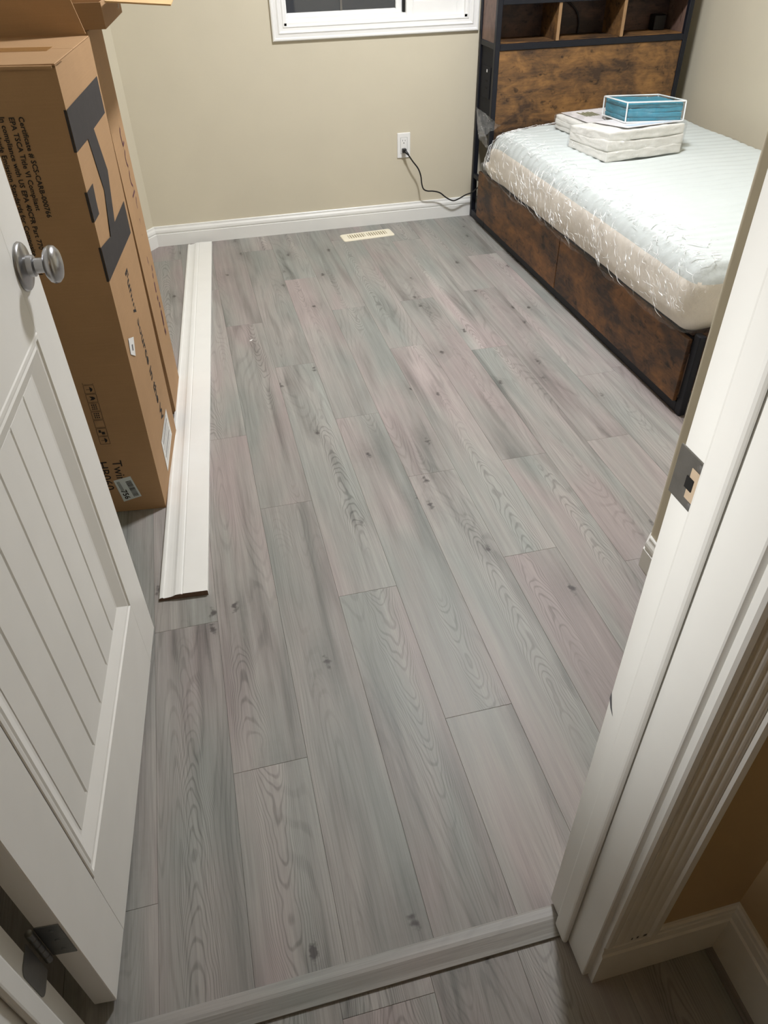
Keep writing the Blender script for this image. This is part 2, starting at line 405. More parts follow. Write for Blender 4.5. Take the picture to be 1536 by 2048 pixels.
fl = MB().box(-1.4, XR+.1, -1.3, YB+.1, -.06, -.0125).build('floor', 'subfloor')
tag(fl, 'grey oak plank floor of the bedroom and hall', 'floor', kind='structure')
PW = 0.15247; PL = 1.2353; X0 = -0.27778
ends = {0: .946, 1: .633, 2: 1.245, 3: .949, 4: .645, 5: 1.272, 6: .970, 7: 1.276, 8: .898, 9: 1.295}
pmesh = {}
def plank(x, y0, y1, wdt=PW):
    key = (round(wdt, 4), round(y1-y0, 3))
    if key not in pmesh:
        mb = MB(); g = .00012; c = .0006; L = y1-y0; a, b = g, wdt-g; e0, e1 = g, L-g
        vs = [(a, e0, -.012), (b, e0, -.012), (b, e1, -.012), (a, e1, -.012),
              (a, e0, -c), (b, e0, -c), (b, e1, -c), (a, e1, -c),
              (a+c, e0+c, 0), (b-c, e0+c, 0), (b-c, e1-c, 0), (a+c, e1-c, 0)]
        fs = [(0, 1, 5, 4), (1, 2, 6, 5), (2, 3, 7, 6), (3, 0, 4, 7), (4, 5, 9, 8), (5, 6, 10, 9), (6, 7, 11, 10), (7, 4, 8, 11), (8, 9, 10, 11)]
        me = bpy.data.meshes.new('floor_plank'); me.from_pydata(vs, [], fs); me.materials.append(MAT['plank']); pmesh[key] = me
    o = bpy.data.objects.new('floor_plank', pmesh[key]); COL.objects.link(o); o.parent = fl; o.location = (x, y0, 0)
def column(x, w_, lo, hi, e):
    cuts = []
    y = e
    while y > lo: y -= PL
    while y < hi:
        if y > lo+.02 and y < hi-.02: cuts.append(y)
        y += PL
    ys = [lo]+cuts+[hi]
    for a, b in zip(ys, ys[1:]): plank(x, a, b, w_)
rr = random.Random(3)
for k in range(-3, 20):
    x = X0+PW*k; x1 = x+PW
    x = max(x, XL); x1 = min(x1, XR)
    if x1-x < .01: continue
    e = ends[k]*1.365 if k in ends else rr.uniform(.2, 1.4)
    lo = .440 if (x1 > JL and x < JR) else YF
    column(x, x1-x, lo, YB, e)
for k in range(-7, 8):                               # hall planks
    x = X0-.022+PW*k; x1 = min(x+PW, HX)
    if x1-x < .01: continue
    column(x, x1-x, -1.2, YH if not (x1 > JL and x < JR) else .436, rr.uniform(-.9, -.05))

T = .11
wb = MB()
WX0, WX1, WZ0, WZ1 = .517, 1.394, .924, 2.00
wb.box(-.9, WX0, YB, YB+T, 0, ZC).box(WX1, XR+T, YB, YB+T, 0, ZC).box(WX0, WX1, YB, YB+T, 0, WZ0).box(WX0, WX1, YB, YB+T, WZ1, ZC)
tag(wb.build('wall_back', 'wall'), 'beige back wall with the window', 'wall', kind='structure')
wl = MB(); dv = (Vector(DB)-Vector(DA)).normalized(); dn = Vector((dv.y, -dv.x))
if dn.x > 0: dn = -dn
wl.prism([DA, DB, (DB[0]+dn.x*T, DB[1]+dn.y*T), (DA[0]+dn.x*T, DA[1]+dn.y*T)], 0, ZC)
wl.prism([(XL, DB[1]), (XL, YH), (XL-T, YH), (XL-T, DB[1])], 0, ZC)
tag(wl.build('wall_left', 'wall'), 'beige left wall with a splayed corner behind the cartons', 'wall', kind='structure')
tag(MB().box(XR, XR+T, CY-.4, YB+T, 0, ZC).build('wall_right', 'wall'), 'beige right wall along the bed', 'wall', kind='structure')
def arc(cx, cy, r, a0, a1, n=6): return [(cx+r*math.cos(a0+(a1-a0)*i/n), cy+r*math.sin(a0+(a1-a0)*i/n)) for i in range(n+1)]
cl = MB().prism([(CX, YF)]+arc(CX+.02, CY-.02, .02, PI, PI/2)+[(XR, CY), (XR, CY-.1), (CX+.1, CY-.1), (CX+.1, YF)], 0, ZC).sph()
tag(cl.build('wall_closet', 'wall'), 'beige rounded corner of the closet beyond the door jamb', 'wall', kind='structure')
JT = .019
wf = MB()
wf.box(XL-T, JL-JT, YH, YF, 0, ZC).box(JR+JT, CX+.1, YH, YF, 0, ZC).box(JL-JT, JR+JT, YH, YF, 2.06, ZC)
wf_o = wf.build('wall_front', 'wall'); tag(wf_o, 'beige wall around the doorway', 'wall', kind='structure')
wf2 = MB().box(XL-T, JL-JT, YH-.0015, YH, 0, ZC).box(JR+JT, HX, YH-.0015, YH, 0, ZC).box(JL-JT, JR+JT, YH-.0015, YH, 2.06, ZC)
wf2.build('hall_facing', 'hallwall', wf_o)
tag(MB().box(-1.5, XR+T, -1.4, YB+T, ZC, ZC+.08).build('ceiling', 'ceiling'), 'white ceiling of room and hall', 'ceiling', kind='structure')
tag(MB().box(HX, HX+T, -1.3, YH, 0, ZC).build('wall_hall_right', 'hallwall'), 'beige hall wall at the bottom right corner', 'wall', kind='structure')
tag(MB().box(-1.4, -1.3, -1.3, YH, 0, ZC).box(-1.3, XL-T, YH, YH+.1, 0, ZC).build('wall_hall_left', 'hallwall'), 'beige hall wall left of the doorway', 'wall', kind='structure')
tag(MB().box(-1.4, HX+T, -1.4, -1.3, 0, ZC).build('wall_hall_back', 'hallwall'), 'beige hall wall behind the viewpoint', 'wall', kind='structure')

# skirting
BP = [(0, .098), (.0055, .098), (.0075, .0955), (.0075, .090), (.0085, .0865), (.0125, .080), (.0140, .073), (.0140, .067), (.0105, .0640), (.0105, .0615), (.0155, .0595), (.0155, .0570), (.0155, .0), (0, 0)]
sg = sweep([(XR, YB), DA, DB, (XL, YF)], BP)
tag(sg[0].build('baseboard_back', 'trim'), 'white moulded baseboard under the window wall', 'baseboard', kind='structure')
tag(join(sg[1:]).build('baseboard_left', 'trim'), 'white baseboard turning the splayed back left corner', 'baseboard', kind='structure')
sg = sweep([(CX, YF), (CX, CY-.024), (CX+.024, CY), (XR, CY)], BP)
tag(join(sg).build('baseboard_closet', 'trim'), 'white baseboard wrapping the closet corner behind the jamb', 'baseboard', kind='structure')
BH = [(0, .142), (.005, .142), (.008, .139), (.008, .130), (.0095, .127), (.0095, .108), (.0125, .104), (.0130, .0), (0, 0)]
sg = sweep([(HX, -1.3), (HX, YH), (JR+.012, YH)], BH)
tag(sg[0].build('baseboard_hall_right', 'trim'), 'white hall baseboard running to the bottom right edge', 'baseboard', kind='structure')
tag(sg[1].build('baseboard_hall_front', 'trim'), 'white hall baseboard under the fluted door casing', 'baseboard', kind='structure')

# ------------------------------------------------------------------ door frame
fr = empty('trim_1', (0, (YF+YH)/2, 0)); tag(fr, 'white wooden door frame around the doorway', 'door frame', kind='structure')
def jamb(side):
    x = JR if side > 0 else JL
    a, b = (x, x+JT) if side > 0 else (x-JT, x)
    MB().box(a, b, YH-.001, YF, .008, 2.04, .0015).build('side_jamb', 'trim', fr)
    a, b = (x-.011, x) if side > 0 else (x, x+.011)
    MB().box(a, b, .402, .437, .008, 2.03, .006, 3).build('door_stop', 'trim', fr)
jamb(1); jamb(-1)
MB().box(JL-JT, JR+JT, YH, YF, 2.04, 2.06, .0015).build('head_jamb', 'trim', fr)
def casing(x0, x1, z0, z1, flip):
    # fluted casing: profile across the width
    w_ = x1-x0
    prof = [(0, 0), (0, .010), (.004, .0125), (.012, .0125), (.016, .010)]
    k = 4; fw = (w_-.034)/k
    for i in range(k):
        a = .016+i*fw
        prof += [(a+fw*.06, .0110), (a+fw*.25, .0115), (a+fw*.5, .0117), (a+fw*.75, .0115), (a+fw*.94, .0110)]
    prof += [(w_-.018, .010), (w_-.014, .0145), (w_-.004, .0145), (w_, .012), (w_, 0)]
    if flip: prof = [(w_-p, d) for p, d in prof][::-1]
    mb = MB(); n = len(prof)
    vs = [(x0+p, YH-d, z) for z in (z0, z1) for p, d in prof]
    mb.add(vs, [(i, (i+1) % n, n+(i+1) % n, n+i) for i in range(n)]+[tuple(range(n)), tuple(range(n, 2*n))])
    return mb
tag(casing(JR+.010, JR+.098, .142, 2.10, False).build('casing', 'trim', fr))
casing(JL-.098, JL-.010, .0, 2.10, True).build('casing', 'trim', fr)
MB().box(JL-.098, JR+.098, YH-.0145, YH, 2.10, 2.19, .003).build('casing', 'trim', fr)
# strike plate with its bent lip, latch hole and screws
sp = MB()
yA, yB_, zA, zB_ = .4385, .4795, .9195, .975
sp.box(JR-.0016, JR+.0003, yA, yB_, zA, zB_, .0006)
spo = sp.build('strike_plate', 'plate', fr); spo['label'] = 'dull steel strike plate'
MB().box(JR-.0024, JR-.0015, .4395, .4555, .930, .9635, .0004).build('latch_hole', 'rawwood', spo)
MB().box(JR-.0034, JR-.0023, .4475, .4585, .9405, .9535, .0004).build('latch_pocket', 'hole', spo)
for z in (.926, .969):
    MB().lathe([(.0036, 0), (.0036, .0006), (.002, .0012)], 14, Matrix.Translation((JR-.0016, .446, z)) @ Matrix.Rotation(-PI/2, 4, 'Y')).sph().build('screw', 'nickel', spo)

# knocks in the paint: one on the jamb edge, a row at the foot of the casing
o = MB().add([(JR-.0004, y, z) for y, z in ((.4765, .604), (.4765, .590), (.470, .578), (.4615, .571), (.468, .582))], [(0, 1, 2, 3, 4)]).build('paint_chip', 'labelink', fr)
for i, (x, wd) in enumerate(((.447, .003), (.456, .0035), (.467, .006))):
    MB().add([(x, YH-.0120, .150), (x+wd, YH-.0120, .150), (x+wd, YH-.0120, .158), (x+wd*.2, YH-.0120, .157)], [(0, 1, 2, 3)]).build('paint_chip', 'labelink', fr)

# threshold reducer
tp = [(.467, 0), (.467, .0035), (.463, .0075), (.449, .0098), (.443, .0098), (.425, .0055), (.4175, .0045), (.4165, .0), ]
mb = MB(); n = len(tp)
mb.add([(x, y, z) for x in (JL+.001, JR-.001) for y, z in tp], [(i, (i+1) % n, n+(i+1) % n, n+i) for i in range(n)]+[tuple(range(n)), tuple(range(n, 2*n))])
# grain runs across the doorway: build it along local y and turn it
th_ = mb.build('trim_2', 'threshold')
th_.data.transform(Matrix.Rotation(PI/2, 4, 'Z')); th_.rotation_euler = (0, 0, -PI/2)
tag(th_, 'pale grey wood threshold strip across the doorway', 'threshold', kind='structure')

# ------------------------------------------------------------------ door leaf (local x along the leaf, local -y towards the viewer)
DR = math.radians(85.31)
dr = empty('door_1', (-0.342, 0.502, 0.0), DR)
tag(dr, 'white panelled bedroom door standing open at the left', 'door', kind='structure')
DXF = Matrix.Translation((-0.342, 0.502, 0)) @ Matrix.Rotation(DR, 4, 'Z')
DW, DT, DZ0, DZ1 = .80, .035, .012, 2.03
def dpart(mb, name, mat='door', parent=None): return mb.build(name, mat, parent or dr, world=False)
PX0, PX1 = .108, .692
panels = [(.204, .842), (1.02, 1.90)]
dpart(MB().box(0, PX0, 0, DT, DZ0, DZ1, .0012), 'hinge_stile')
dpart(MB().box(PX1, DW, 0, DT, DZ0, DZ1, .0012), 'latch_stile')
dpart(MB().box(PX0, PX1, 0, DT, DZ0, panels[0][0]), 'bottom_rail')
dpart(MB().box(PX0, PX1, 0, DT, panels[0][1], panels[1][0]), 'lock_rail')
dpart(MB().box(PX0, PX1, 0, DT, panels[1][1], DZ1), 'top_rail')
PROF = [(0.0, 0.0), (.002, -.0015), (.008, -.0015), (.011, .0015), (.016, .0025), (.020, .001), (.048, .0125), (.055, .0135)]   # inset from opening, depth
for (pz0, pz1) in panels:
    for side in ('molding',)*1:
        # four mitred lengths of moulding, front face
        rects = []
        for ins, dep in PROF: rects.append([(PX0+ins, dep, pz0+ins), (PX1-ins, dep, pz0+ins), (PX1-ins, dep, pz1-ins), (PX0+ins, dep, pz1-ins)])
        for e in range(4):
            mb = MB()
            for a, b in zip(rects, rects[1:]): mb.quad(a[e], a[(e+1) % 4], b[(e+1) % 4], b[e])
            mb.quad(rects[-1][e], rects[-1][(e+1) % 4], tuple(Vector(rects[-1][(e+1) % 4])+Vector((0, .01, 0))), tuple(Vector(rects[-1][e])+Vector((0, .01, 0))))
            o = dpart(mb, 'panel_molding'); 
    gx = [PX0+.053, .225, .3125, .400, .4875, .575, PX1-.053]
    for a, b in zip(gx, gx[1:]):
        mb = MB(); c = .0035; y0, z0, z1 = .0125, pz0+.05, pz1-.05
        prof = [(a, y0+c+.001), (a+c, y0), (b-c, y0), (b, y0+c+.001), (b, y0+.010), (a, y0+.010)]
        mb.add([(x, y, z) for z in (z0, z1) for x, y in prof], [(i, (i+1) % 6, 6+(i+1) % 6, 6+i) for i in range(6)]+[(5, 4, 3, 2, 1, 0), (6, 7, 8, 9, 10, 11)])
        dpart(mb, 'panel_board')
    dpart(MB().box(PX0, PX1, .0215, DT-.004, pz0, pz1), 'panel_back')
# knob: turned rose, neck and oval grip
KX = Matrix.Translation((.729, 0, .934)) @ Matrix.Rotation(PI/2, 4, 'X') @ Matrix.Diagonal((1.02, 1.02, .86, 1))
kn = dpart(MB().lathe([(.0, 0), (.0355, 0), (.0365, .002), (.0355, .006), (.033, .0085), (.020, .0105), (.0165, .0125), (.0160, .022), (.0145, .0235), (.0115, .025), (.0115, .0405), (.014, .0415)], 40, KX).sph(), 'door_handle', 'nickel')
kn['label'] = 'satin nickel door knob'
dpart(MB().lathe([(.0, .0400), (.011, .0402), (.020, .0425), (.0262, .0475), (.0285, .054), (.0272, .0605), (.022, .0660), (.013, .0690), (.004, .0698), (.0, .0699)], 40, KX).sph(), 'knob_grip', 'nickel', kn)
# hinges: leaf let into the door edge, leaf on the jamb, knuckle
for hz in (.269, 1.06, 1.80):
    h = dpart(MB().box(-.0012, .0006, .003, DT+.001, hz-.0465, hz+.0465, .0005), 'hinge', 'hinge')
    h['label'] = 'dull grey steel hinge'
    mb = MB()
    for i in range(5):
        a = hz-.0465+i*.0186
        mb.lathe([(.0045, a+.0006), (.0055, a+.0012), (.0055, a+.0174), (.0045, a+.018)], 14, Matrix.Translation((-.006, DT+.005, 0)))
    dpart(mb.sph(), 'hinge_knuckle', 'hinge', h)
    for dz in (-.03, 0, .03):
        dpart(MB().lathe([(.0035, 0), (.0035, .0004), (.002, .0008)], 12, Matrix.Translation((-.0012, .017, hz+dz)) @ Matrix.Rotation(-PI/2, 4, 'Y')).sph(), 'screw', 'hinge', h)
    # jamb leaf with rounded corners
    w0, w1, z0, z1, r = .449, .4865, hz-.0465, hz+.0465, .012
    pts = [(w1, z0), (w1, z1)]+[(w0+r-r*math.sin(t), z1-r+r*math.cos(t)) for t in [PI/2*i/6 for i in range(7)]]+[(w0+r-r*math.cos(t), z0+r-r*math.sin(t)) for t in [PI/2*i/6 for i in range(7)]]
    mb = MB(); n = len(pts)
    mb.add([(JL+d, y, z) for d in (-.0004, .0012) for y, z in pts], [tuple(range(n)), tuple(range(n, 2*n))]+[(i, (i+1) % n, n+(i+1) % n, n+i) for i in range(n)])
    mb.build('hinge_leaf', 'hinge', fr)

# ------------------------------------------------------------------ window
wn = empty('window_1', (.955, YB, WZ0)); tag(wn, 'white sliding window with dark night glass', 'window', kind='structure')
CP = [(0, 0), (0, .012), (.004, .016), (.010, .016), (.014, .012), (.026, .0125), (.032, .016), (.040, .011), (.050, .010), (.054, .013), (.058, .012), (.058, 0)]  # from outer edge inwards
def ring(mb, rect, prof, y):
    x0, x1, z0, z1 = rect
    R = [[(x0+i, y-d, z0+i), (x1-i, y-d, z0+i), (x1-i, y-d, z1-i), (x0+i, y-d, z1-i)] for i, d in prof]
    out = []
    for e in range(4):
        m = MB()
        for a, b in zip(R, R[1:]): m.quad(a[e], a[(e+1) % 4], b[(e+1) % 4], b[e])
        out.append(m)
    return out
for m in ring(None, (WX0-.058, WX1+.058, WZ0-.058, WZ1+.058), CP, YB): m.build('window_casing', 'vinyl', wn)
fm = MB()                                       # reveal and frame
fm.box(WX0, WX0+.012, YB-.004, YB+T, WZ0, WZ1).box(WX1-.012, WX1, YB-.004, YB+T, WZ0, WZ1).box(WX0, WX1, YB-.004, YB+T, WZ0, WZ0+.010).box(WX0, WX1, YB-.004, YB+T, WZ1-.012, WZ1)
fm.box(WX0+.006, WX1-.006, YB+.020, YB+.05, WZ0+.004, WZ0+.026)
fm.build('window_frame', 'vinyl', wn)
def sash(name, x0, x1, z0, z1, y0, y1, sl, sr, sb, st):
    f = MB().box(x0, x0+sl, y0, y1, z0, z1, .003).box(x1-sr, x1, y0, y1, z0, z1, .003).box(x0+sl, x1-sr, y0, y1, z0, z0+sb, .003).box(x0+sl, x1-sr, y0, y1, z1-st, z1, .003).build(name, 'vinyl', wn)
    MB().box(x0+sl, x1-sr, (y0+y1)/2-.002, (y0+y1)/2+.002, z0+sb, z1-st).build('pane', 'glass', f)
    return f
s1 = sash('window_sash', WX0+.006, 1.088, WZ0+.006, WZ1-.014, YB+.05, YB+.08, .018, .030, .036, .03)
s2 = sash('window_sash', 1.098, WX1-.006, WZ0+.006, WZ1-.014, YB+.012, YB+.045, .034, .040, .066, .04)
MB().box(.793, .803, YB+.058, YB+.062, WZ0+.042, WZ1-.044).build('muntin', 'plate', s1)
MB().box(1.089, 1.096, YB+.03, YB+.07, WZ0+.024, WZ1-.02).build('window_track', 'hole', wn)
yd = MB().box(-4, 6, YB+.4, YB+9, -.35, -.30).build('yard', 'ground'); tag(yd, 'dim pale ground outside the window glass', 'ground', kind='structure')

# ------------------------------------------------------------------ ceiling lamp (above the frame)
lp = empty('ceiling_lamp', (LAMP_POS[0], LAMP_POS[1], ZC)); tag(lp, 'round lit ceiling lamp above the middle of the room', 'lamp')
lx = Matrix.Translation((LAMP_POS[0], LAMP_POS[1], ZC))
MB().lathe([(.0, -.0005), (.16, -.0005), (.16, -.018), (.15, -.022), (.0, -.022)], 40, lx).sph().build('lamp_base', 'vinyl', lp)
MB().lathe([(.0, -.0225), (.148, -.0225), (.148, -.026), (.10, -.030), (.05, -.032), (.0, -.0325)], 40, lx).sph().build('lamp_shade', 'lamp', lp)
# weak fill lamp added behind the viewpoint to lift the dark hall and casing
hl = empty('hall_fill_lamp', (.0, -.95, ZC)); tag(hl, 'added dim ceiling fill lamp behind the viewpoint', 'lamp')
hx = Matrix.Translation((.0, -.95, ZC))
MB().lathe([(.0, -.0005), (.10, -.0005), (.10, -.02), (.0, -.02)], 32, hx).sph().build('lamp_base', 'vinyl', hl)
MAT['hallfill'] = lit('warm_hall_fill_glow', (1.0, .80, .58, 1), HALL_POWER)
MB().lathe([(.0, -.0205), (.09, -.0205), (.085, -.05), (.05, -.07), (.0, -.075)], 32, hx).sph().build('lamp_shade', 'hallfill', hl)

# added spot fixture, out of frame at left, to brighten the right jamb
SP = Vector((-1.02, .20, 1.56))
sl = empty('jamb_fill_spot', (SP.x, YH, SP.z)); tag(sl, 'added unseen spot fixture left of the doorway, brightening the right jamb', 'lamp')
MB().box(SP.x-.05, SP.x+.05, YH-.02, YH, SP.z-.07, SP.z+.07, .004, 2).build('lamp_base', 'vinyl', sl)
MB().tube([(SP.x-.06, YH-.02, SP.z), (SP.x-.075, (YH+SP.y)/2, SP.z), (SP.x-.05, SP.y, SP.z)], .008, 10).sph().build('lamp_arm', 'vinyl', sl)
ld = bpy.data.lights.new('jamb_fill_bulb', 'SPOT'); ld.energy = SPOT_POWER; ld.spot_size = math.radians(48); ld.spot_blend = 1.0; ld.shadow_soft_size = .05; ld.color = (1, .985, .96)
lo = bpy.data.objects.new('jamb_fill_bulb', ld); COL.objects.link(lo); lo.parent = sl
yw, pt = math.radians(22.5), math.radians(-23)
sdir = Vector((math.cos(yw)*math.cos(pt), math.sin(yw)*math.cos(pt), math.sin(pt)))
lo.location = SP-Vector((SP.x, YH, SP.z)); lo.rotation_euler = sdir.to_track_quat('-Z', 'Y').to_euler()
sx_ = Matrix.Translation(SP) @ sdir.to_track_quat('-Z', 'Y').to_matrix().to_4x4()
MB().lathe([(.0, .075), (.030, .07), (.056, .01), (.058, -.025), (.055, -.025), (.050, .01), (.0, .065)], 28, sx_).sph().build('lamp_shade', 'vinyl', sl)

# ------------------------------------------------------------------ wall outlet
ot = empty('wall_outlet', (1.0815, YB, .382)); tag(ot, 'white wall outlet on the beige wall under the window', 'outlet')
MB().box(1.047, 1.116, YB-.006, YB, .323, .442, .003, 2).build('cover_plate', 'vinyl', ot)
rc = MB().box(1.0645, 1.0985, YB-.0075, YB-.005, .345, .4195, .0008).build('receptacle', 'vinyl', ot)
MB().box(1.0635, 1.0995, YB-.0063, YB-.0055, .344, .4205).build('receptacle_gap', 'labelink', ot)
for zc in (.403,):
    MB().box(1.0740, 1.0757, YB-.0079, YB-.0074, zc-.001, zc+.007).build('slot', 'hole', rc)
    MB().box(1.0868, 1.0885, YB-.0079, YB-.0074, zc-.0005, zc+.0065).build('slot', 'hole', rc)
    MB().lathe([(.0026, 0), (.0026, .0006)], 12, Matrix.Translation((1.0812, YB-.0079, zc-.0085)) @ Matrix.Rotation(-PI/2, 4, 'X')).build('slot', 'hole', rc)
for z in (.432, .333): MB().lathe([(.003, 0), (.003, .0006), (.001, .001)], 12, Matrix.Translation((1.0815, YB-.0058, z)) @ Matrix.Rotation(PI/2, 4, 'X')).sph().build('screw', 'vinyl', ot)

# power cord, plug in the lower socket
def cr(pts, n=6):
    """Catmull-Rom through points"""
    P = [Vector(p) for p in pts]; P = [P[0]*2-P[1]]+P+[P[-1]*2-P[-2]]; out = []
    for i in range(1, len(P)-2):
        for k in range(n):
            t = k/n; a, b, c, d = P[i-1:i+3]
            out.append(.5*((2*b)+(c-a)*t+(2*a-5*b+4*c-d)*t*t+(3*b-a-3*c+d)*t**3))
    out.append(P[-2]); return out
pc = empty('power_cord', (1.081, YB-.008, .362)); tag(pc, 'black power cord plugged into the outlet and running under the bed', 'cord')
MB().box(1.069, 1.091, YB-.030, YB-.0078, .351, .371, .004, 2).build('plug', 'blackplastic', pc)
cp = [(1.085, YB-.030, .357), (1.092, 3.945, .350), (1.117, 3.935, .314), (1.145, 3.93, .278), (1.16, 3.93, .24), (1.166, 3.93, .201), (1.176, 3.93, .174), (1.198, 3.93, .162), (1.231, 3.93, .158), (1.267, 3.93, .147), (1.301, 3.93, .121), (1.332, 3.93, .103), (1.352, 3.93, .099), (1.378, 3.93, .107), (1.414, 3.93, .123), (1.445, 3.925, .133), (1.458, 3.90, .155), (1.475, 3.86, .187), (1.52, 3.83, .20)]
MB().tube(cr(cp), .0036, 8).sph().build('cord', 'blackplastic', pc)
MB().tube([(1.083, YB-.029, .359), (1.090, 3.946, .352), (1.098, 3.943, .343)], [.0075, .0065, .004], 10).sph().build('strain_relief', 'blackplastic', pc)

# ------------------------------------------------------------------ floor register
vt = empty('floor_register', (.838, 3.82, 0), math.radians(4.3)); tag(vt, 'cream floor vent set in the planks by the back wall', 'vent')
VX = Matrix.Translation((.838, 3.82, 0)) @ Matrix.Rotation(math.radians(4.3), 4, 'Z')
hw, hd, iw, idp = .139, .049, .104, .026
def rrect(a, b, r, n=4):
    o = []
    for cx, cy, a0 in ((a-r, b-r, 0), (-a+r, b-r, PI/2), (-a+r, -b+r, PI), (a-r, -b+r, 1.5*PI)):
        o += [(cx+r*math.cos(a0+PI/2*i/n), cy+r*math.sin(a0+PI/2*i/n)) for i in range(n+1)]
    return o
mb = MB(); lv = [(rrect(hw, hd, .012), .0), (rrect(hw-.001, hd-.001, .012), .0035), (rrect(hw-.006, hd-.006, .010), .006), (rrect(iw, idp, .001), .006), (rrect(iw, idp, .001), .001)]
n = len(lv[0][0])
mb.add([(x, y, z) for pts, z in lv for x, y in pts], [(i*n+k, i*n+(k+1) % n, (i+1)*n+(k+1) % n, (i+1)*n+k) for i in range(len(lv)-1) for k in range(n)], VX)
mb.sph().build('register_frame', 'creamvent', vt)
MB().box(-iw, iw, -idp, idp, .0005, .0015, xf=VX).build('damper', 'ventdark', vt)
for i in range(16):
    x = -iw+(i+.5)*2*iw/16
    x0, x1 = x-.0035, x+.0035
    if i == 7: x0 -= .004; x1 += .003
    MB().box(x0, x1, -idp, idp, .003, .0062, .0008, xf=VX).build('louvre', 'creamvent', vt)

# ------------------------------------------------------------------ loose length of baseboard lying on the floor
Lb = Vector((-.265, 1.398)); Lt = Vector((-.083, 3.950)); Rb = Vector((-.141, 1.390)); Rt = Vector((.037, 3.938))
d_ = ((Lt-Lb)+(Rt-Rb)).normalized(); ang = math.atan2(d_.y, d_.x)-PI/2
sk = empty('loose_baseboard', (Lb.x, Lb.y, 0), ang); tag(sk, 'loose white moulded baseboard lying flat on the floor beside the cartons', 'baseboard')
KX_ = Matrix.Translation((Lb.x, Lb.y, 0)) @ Matrix.Rotation(ang, 4, 'Z')
LW, LL = .1235, 2.545
lp_ = [(0, 0), (0, .006), (.002, .0085), (.007, .0100), (.0105, .0103), (.0115, .0080), (.014, .0080), (.020, .0085), (.030, .0098), (.036, .0115), (.042, .0145), (.050, .0155), (.056, .0155), (.0585, .0142), (.060, .0142), (.0615, .0160), (LW-.002, .0160), (LW, .0140), (LW, 0)]
n = len(lp_)
mb = MB().add([(x, y, z) for y in (0, LL) for x, z in lp_], [(i, (i+1) % n, n+(i+1) % n, n+i) for i in range(n)], KX_)
mb.build('painted_face', 'trim', sk)
for y, dy in ((0, -.0004), (LL, .0004)):
    mb = MB().add([(x, y+dy, z) for x, z in lp_], [tuple(range(n))], KX_); o = mb.build('cut_end', 'mdf', sk); o['label'] = 'raw brown cut end'

# paint chip on the floor
ch = MB().prism([(-.009, -.003), (0, -.0045), (.010, .001), (.004, .0045), (-.005, .003)], .0003, .0012, Matrix.Translation((.116, 2.783, 0)) @ Matrix.Rotation(.6, 4, 'Z')).build('paper_scrap', 'label')
tag(move_origin(ch, (.116, 2.783, 0)), 'tiny white scrap of paper on the planks in mid room', 'scrap')

# ------------------------------------------------------------------ cartons
def carton(name, base, rot, lx_, ly, h, lean=0.0):
    """empty at the near right bottom corner; local x away from the viewer along the right face, local y to the left"""
    e = empty(name, base, rot)
    if lean:
        e.rotation_mode = 'QUATERNION'
        q = Matrix.Rotation(lean, 4, 'Y') @ Matrix.Rotation(rot, 4, 'Z')
        e.rotation_quaternion = q.to_quaternion()
    return e
# front carton (tall, flat)
r1 = math.atan2(.40, .043)
b1 = carton('headboard_carton', (-.241, 1.780, .0), r1, .402, .33, 1.124, .0125)
tag(b1, 'tall brown carton with large black zigzag print, standing behind the open door', 'carton')
L1, W1, H1 = .402, .32, 1.124
def lpart(mb, name, mat, parent): return mb.build(name, mat, parent, world=False)
# carton walls with slightly bulged panels
def carton_body(L, W, H, bulge, n=6, seed=0):
    mb = MB()
    def face(o, u, v, nrm):
        o, u, v, nrm = map(Vector, (o, u, v, nrm))
        vs = []; fs = []
        for i in range(n+1):
            for j in range(n*2+1):
                a, b = i/n, j/(n*2)
                k = 16*a*(1-a)*b*(1-b)
                ns = noise.noise(Vector((a*2+seed, b*3, nrm.x*3+nrm.y*5)))*.004*k
                vs.append(o+u*a+v*b+nrm*(bulge*k+ns))
        for i in range(n):
            for j in range(n*2):
                q = i*(n*2+1)+j; fs.append((q, q+1, q+n*2+2, q+n*2+1))
        mb.add(vs, fs)
    face((0, 0, 0), (L, 0, 0), (0, 0, H), (0, -1, 0))
    face((0, 0, 0), (0, W, 0), (0, 0, H), (-1, 0, 0))
    face((L, 0, 0), (0, W, 0), (0, 0, H), (1, 0, 0))
    face((0, W, 0), (L, 0, 0), (0, 0, H), (0, 1, 0))
    mb.quad((0, 0, 0), (L, 0, 0), (L, W, 0), (0, W, 0))
    return mb.sph()
lpart(carton_body(L1, W1, H1, .0), 'carton_body', 'carton', b1)
# top: two long flaps with a taped joint, front lip a little raised
lpart(MB().box(0, L1, .0, W1, H1-.004, H1-.001).box(.004, L1/2-.001, .001, W1-.001, H1-.001, H1+.002, .001).box(L1/2+.001, L1-.001, .001, W1-.001, H1-.001, H1+.002, .001), 'top_flap', 'carton', b1)
lpart(MB().box(L1/2-.030, L1/2+.030, .05, W1, H1+.002, H1+.0024), 'packing_tape', 'tape', b1)
lpart(MB().tube([(-.0005, .006, H1-.004), (-.0015, .08, H1-.003), (-.001, .2, H1-.0025), (-.0005, W1-.01, H1-.003)], .004, 8).sph(), 'folded_edge', 'carton', b1)
EP = .0009
def side(pts, name, mat, par=b1, e=EP):       # flat print on the right face (u away, z up)
    mb = MB(); mb.add([(u, -e, z) for u, z in pts], [tuple(range(len(pts)))]); return lpart(mb, name, mat, par)
lo_ = side([(0, 1.045), (.384, 1.045), (.384, .965), (.214, .965), (.262, .862), (.205, .756), (.374, .756), (.374, .672), (0, .685), (0, .765), (.125, .748), (.172, .841), (.131, .962), (0, .965)], 'printed_logo', 'ink'); lo_['label'] = 'large black zigzag print'
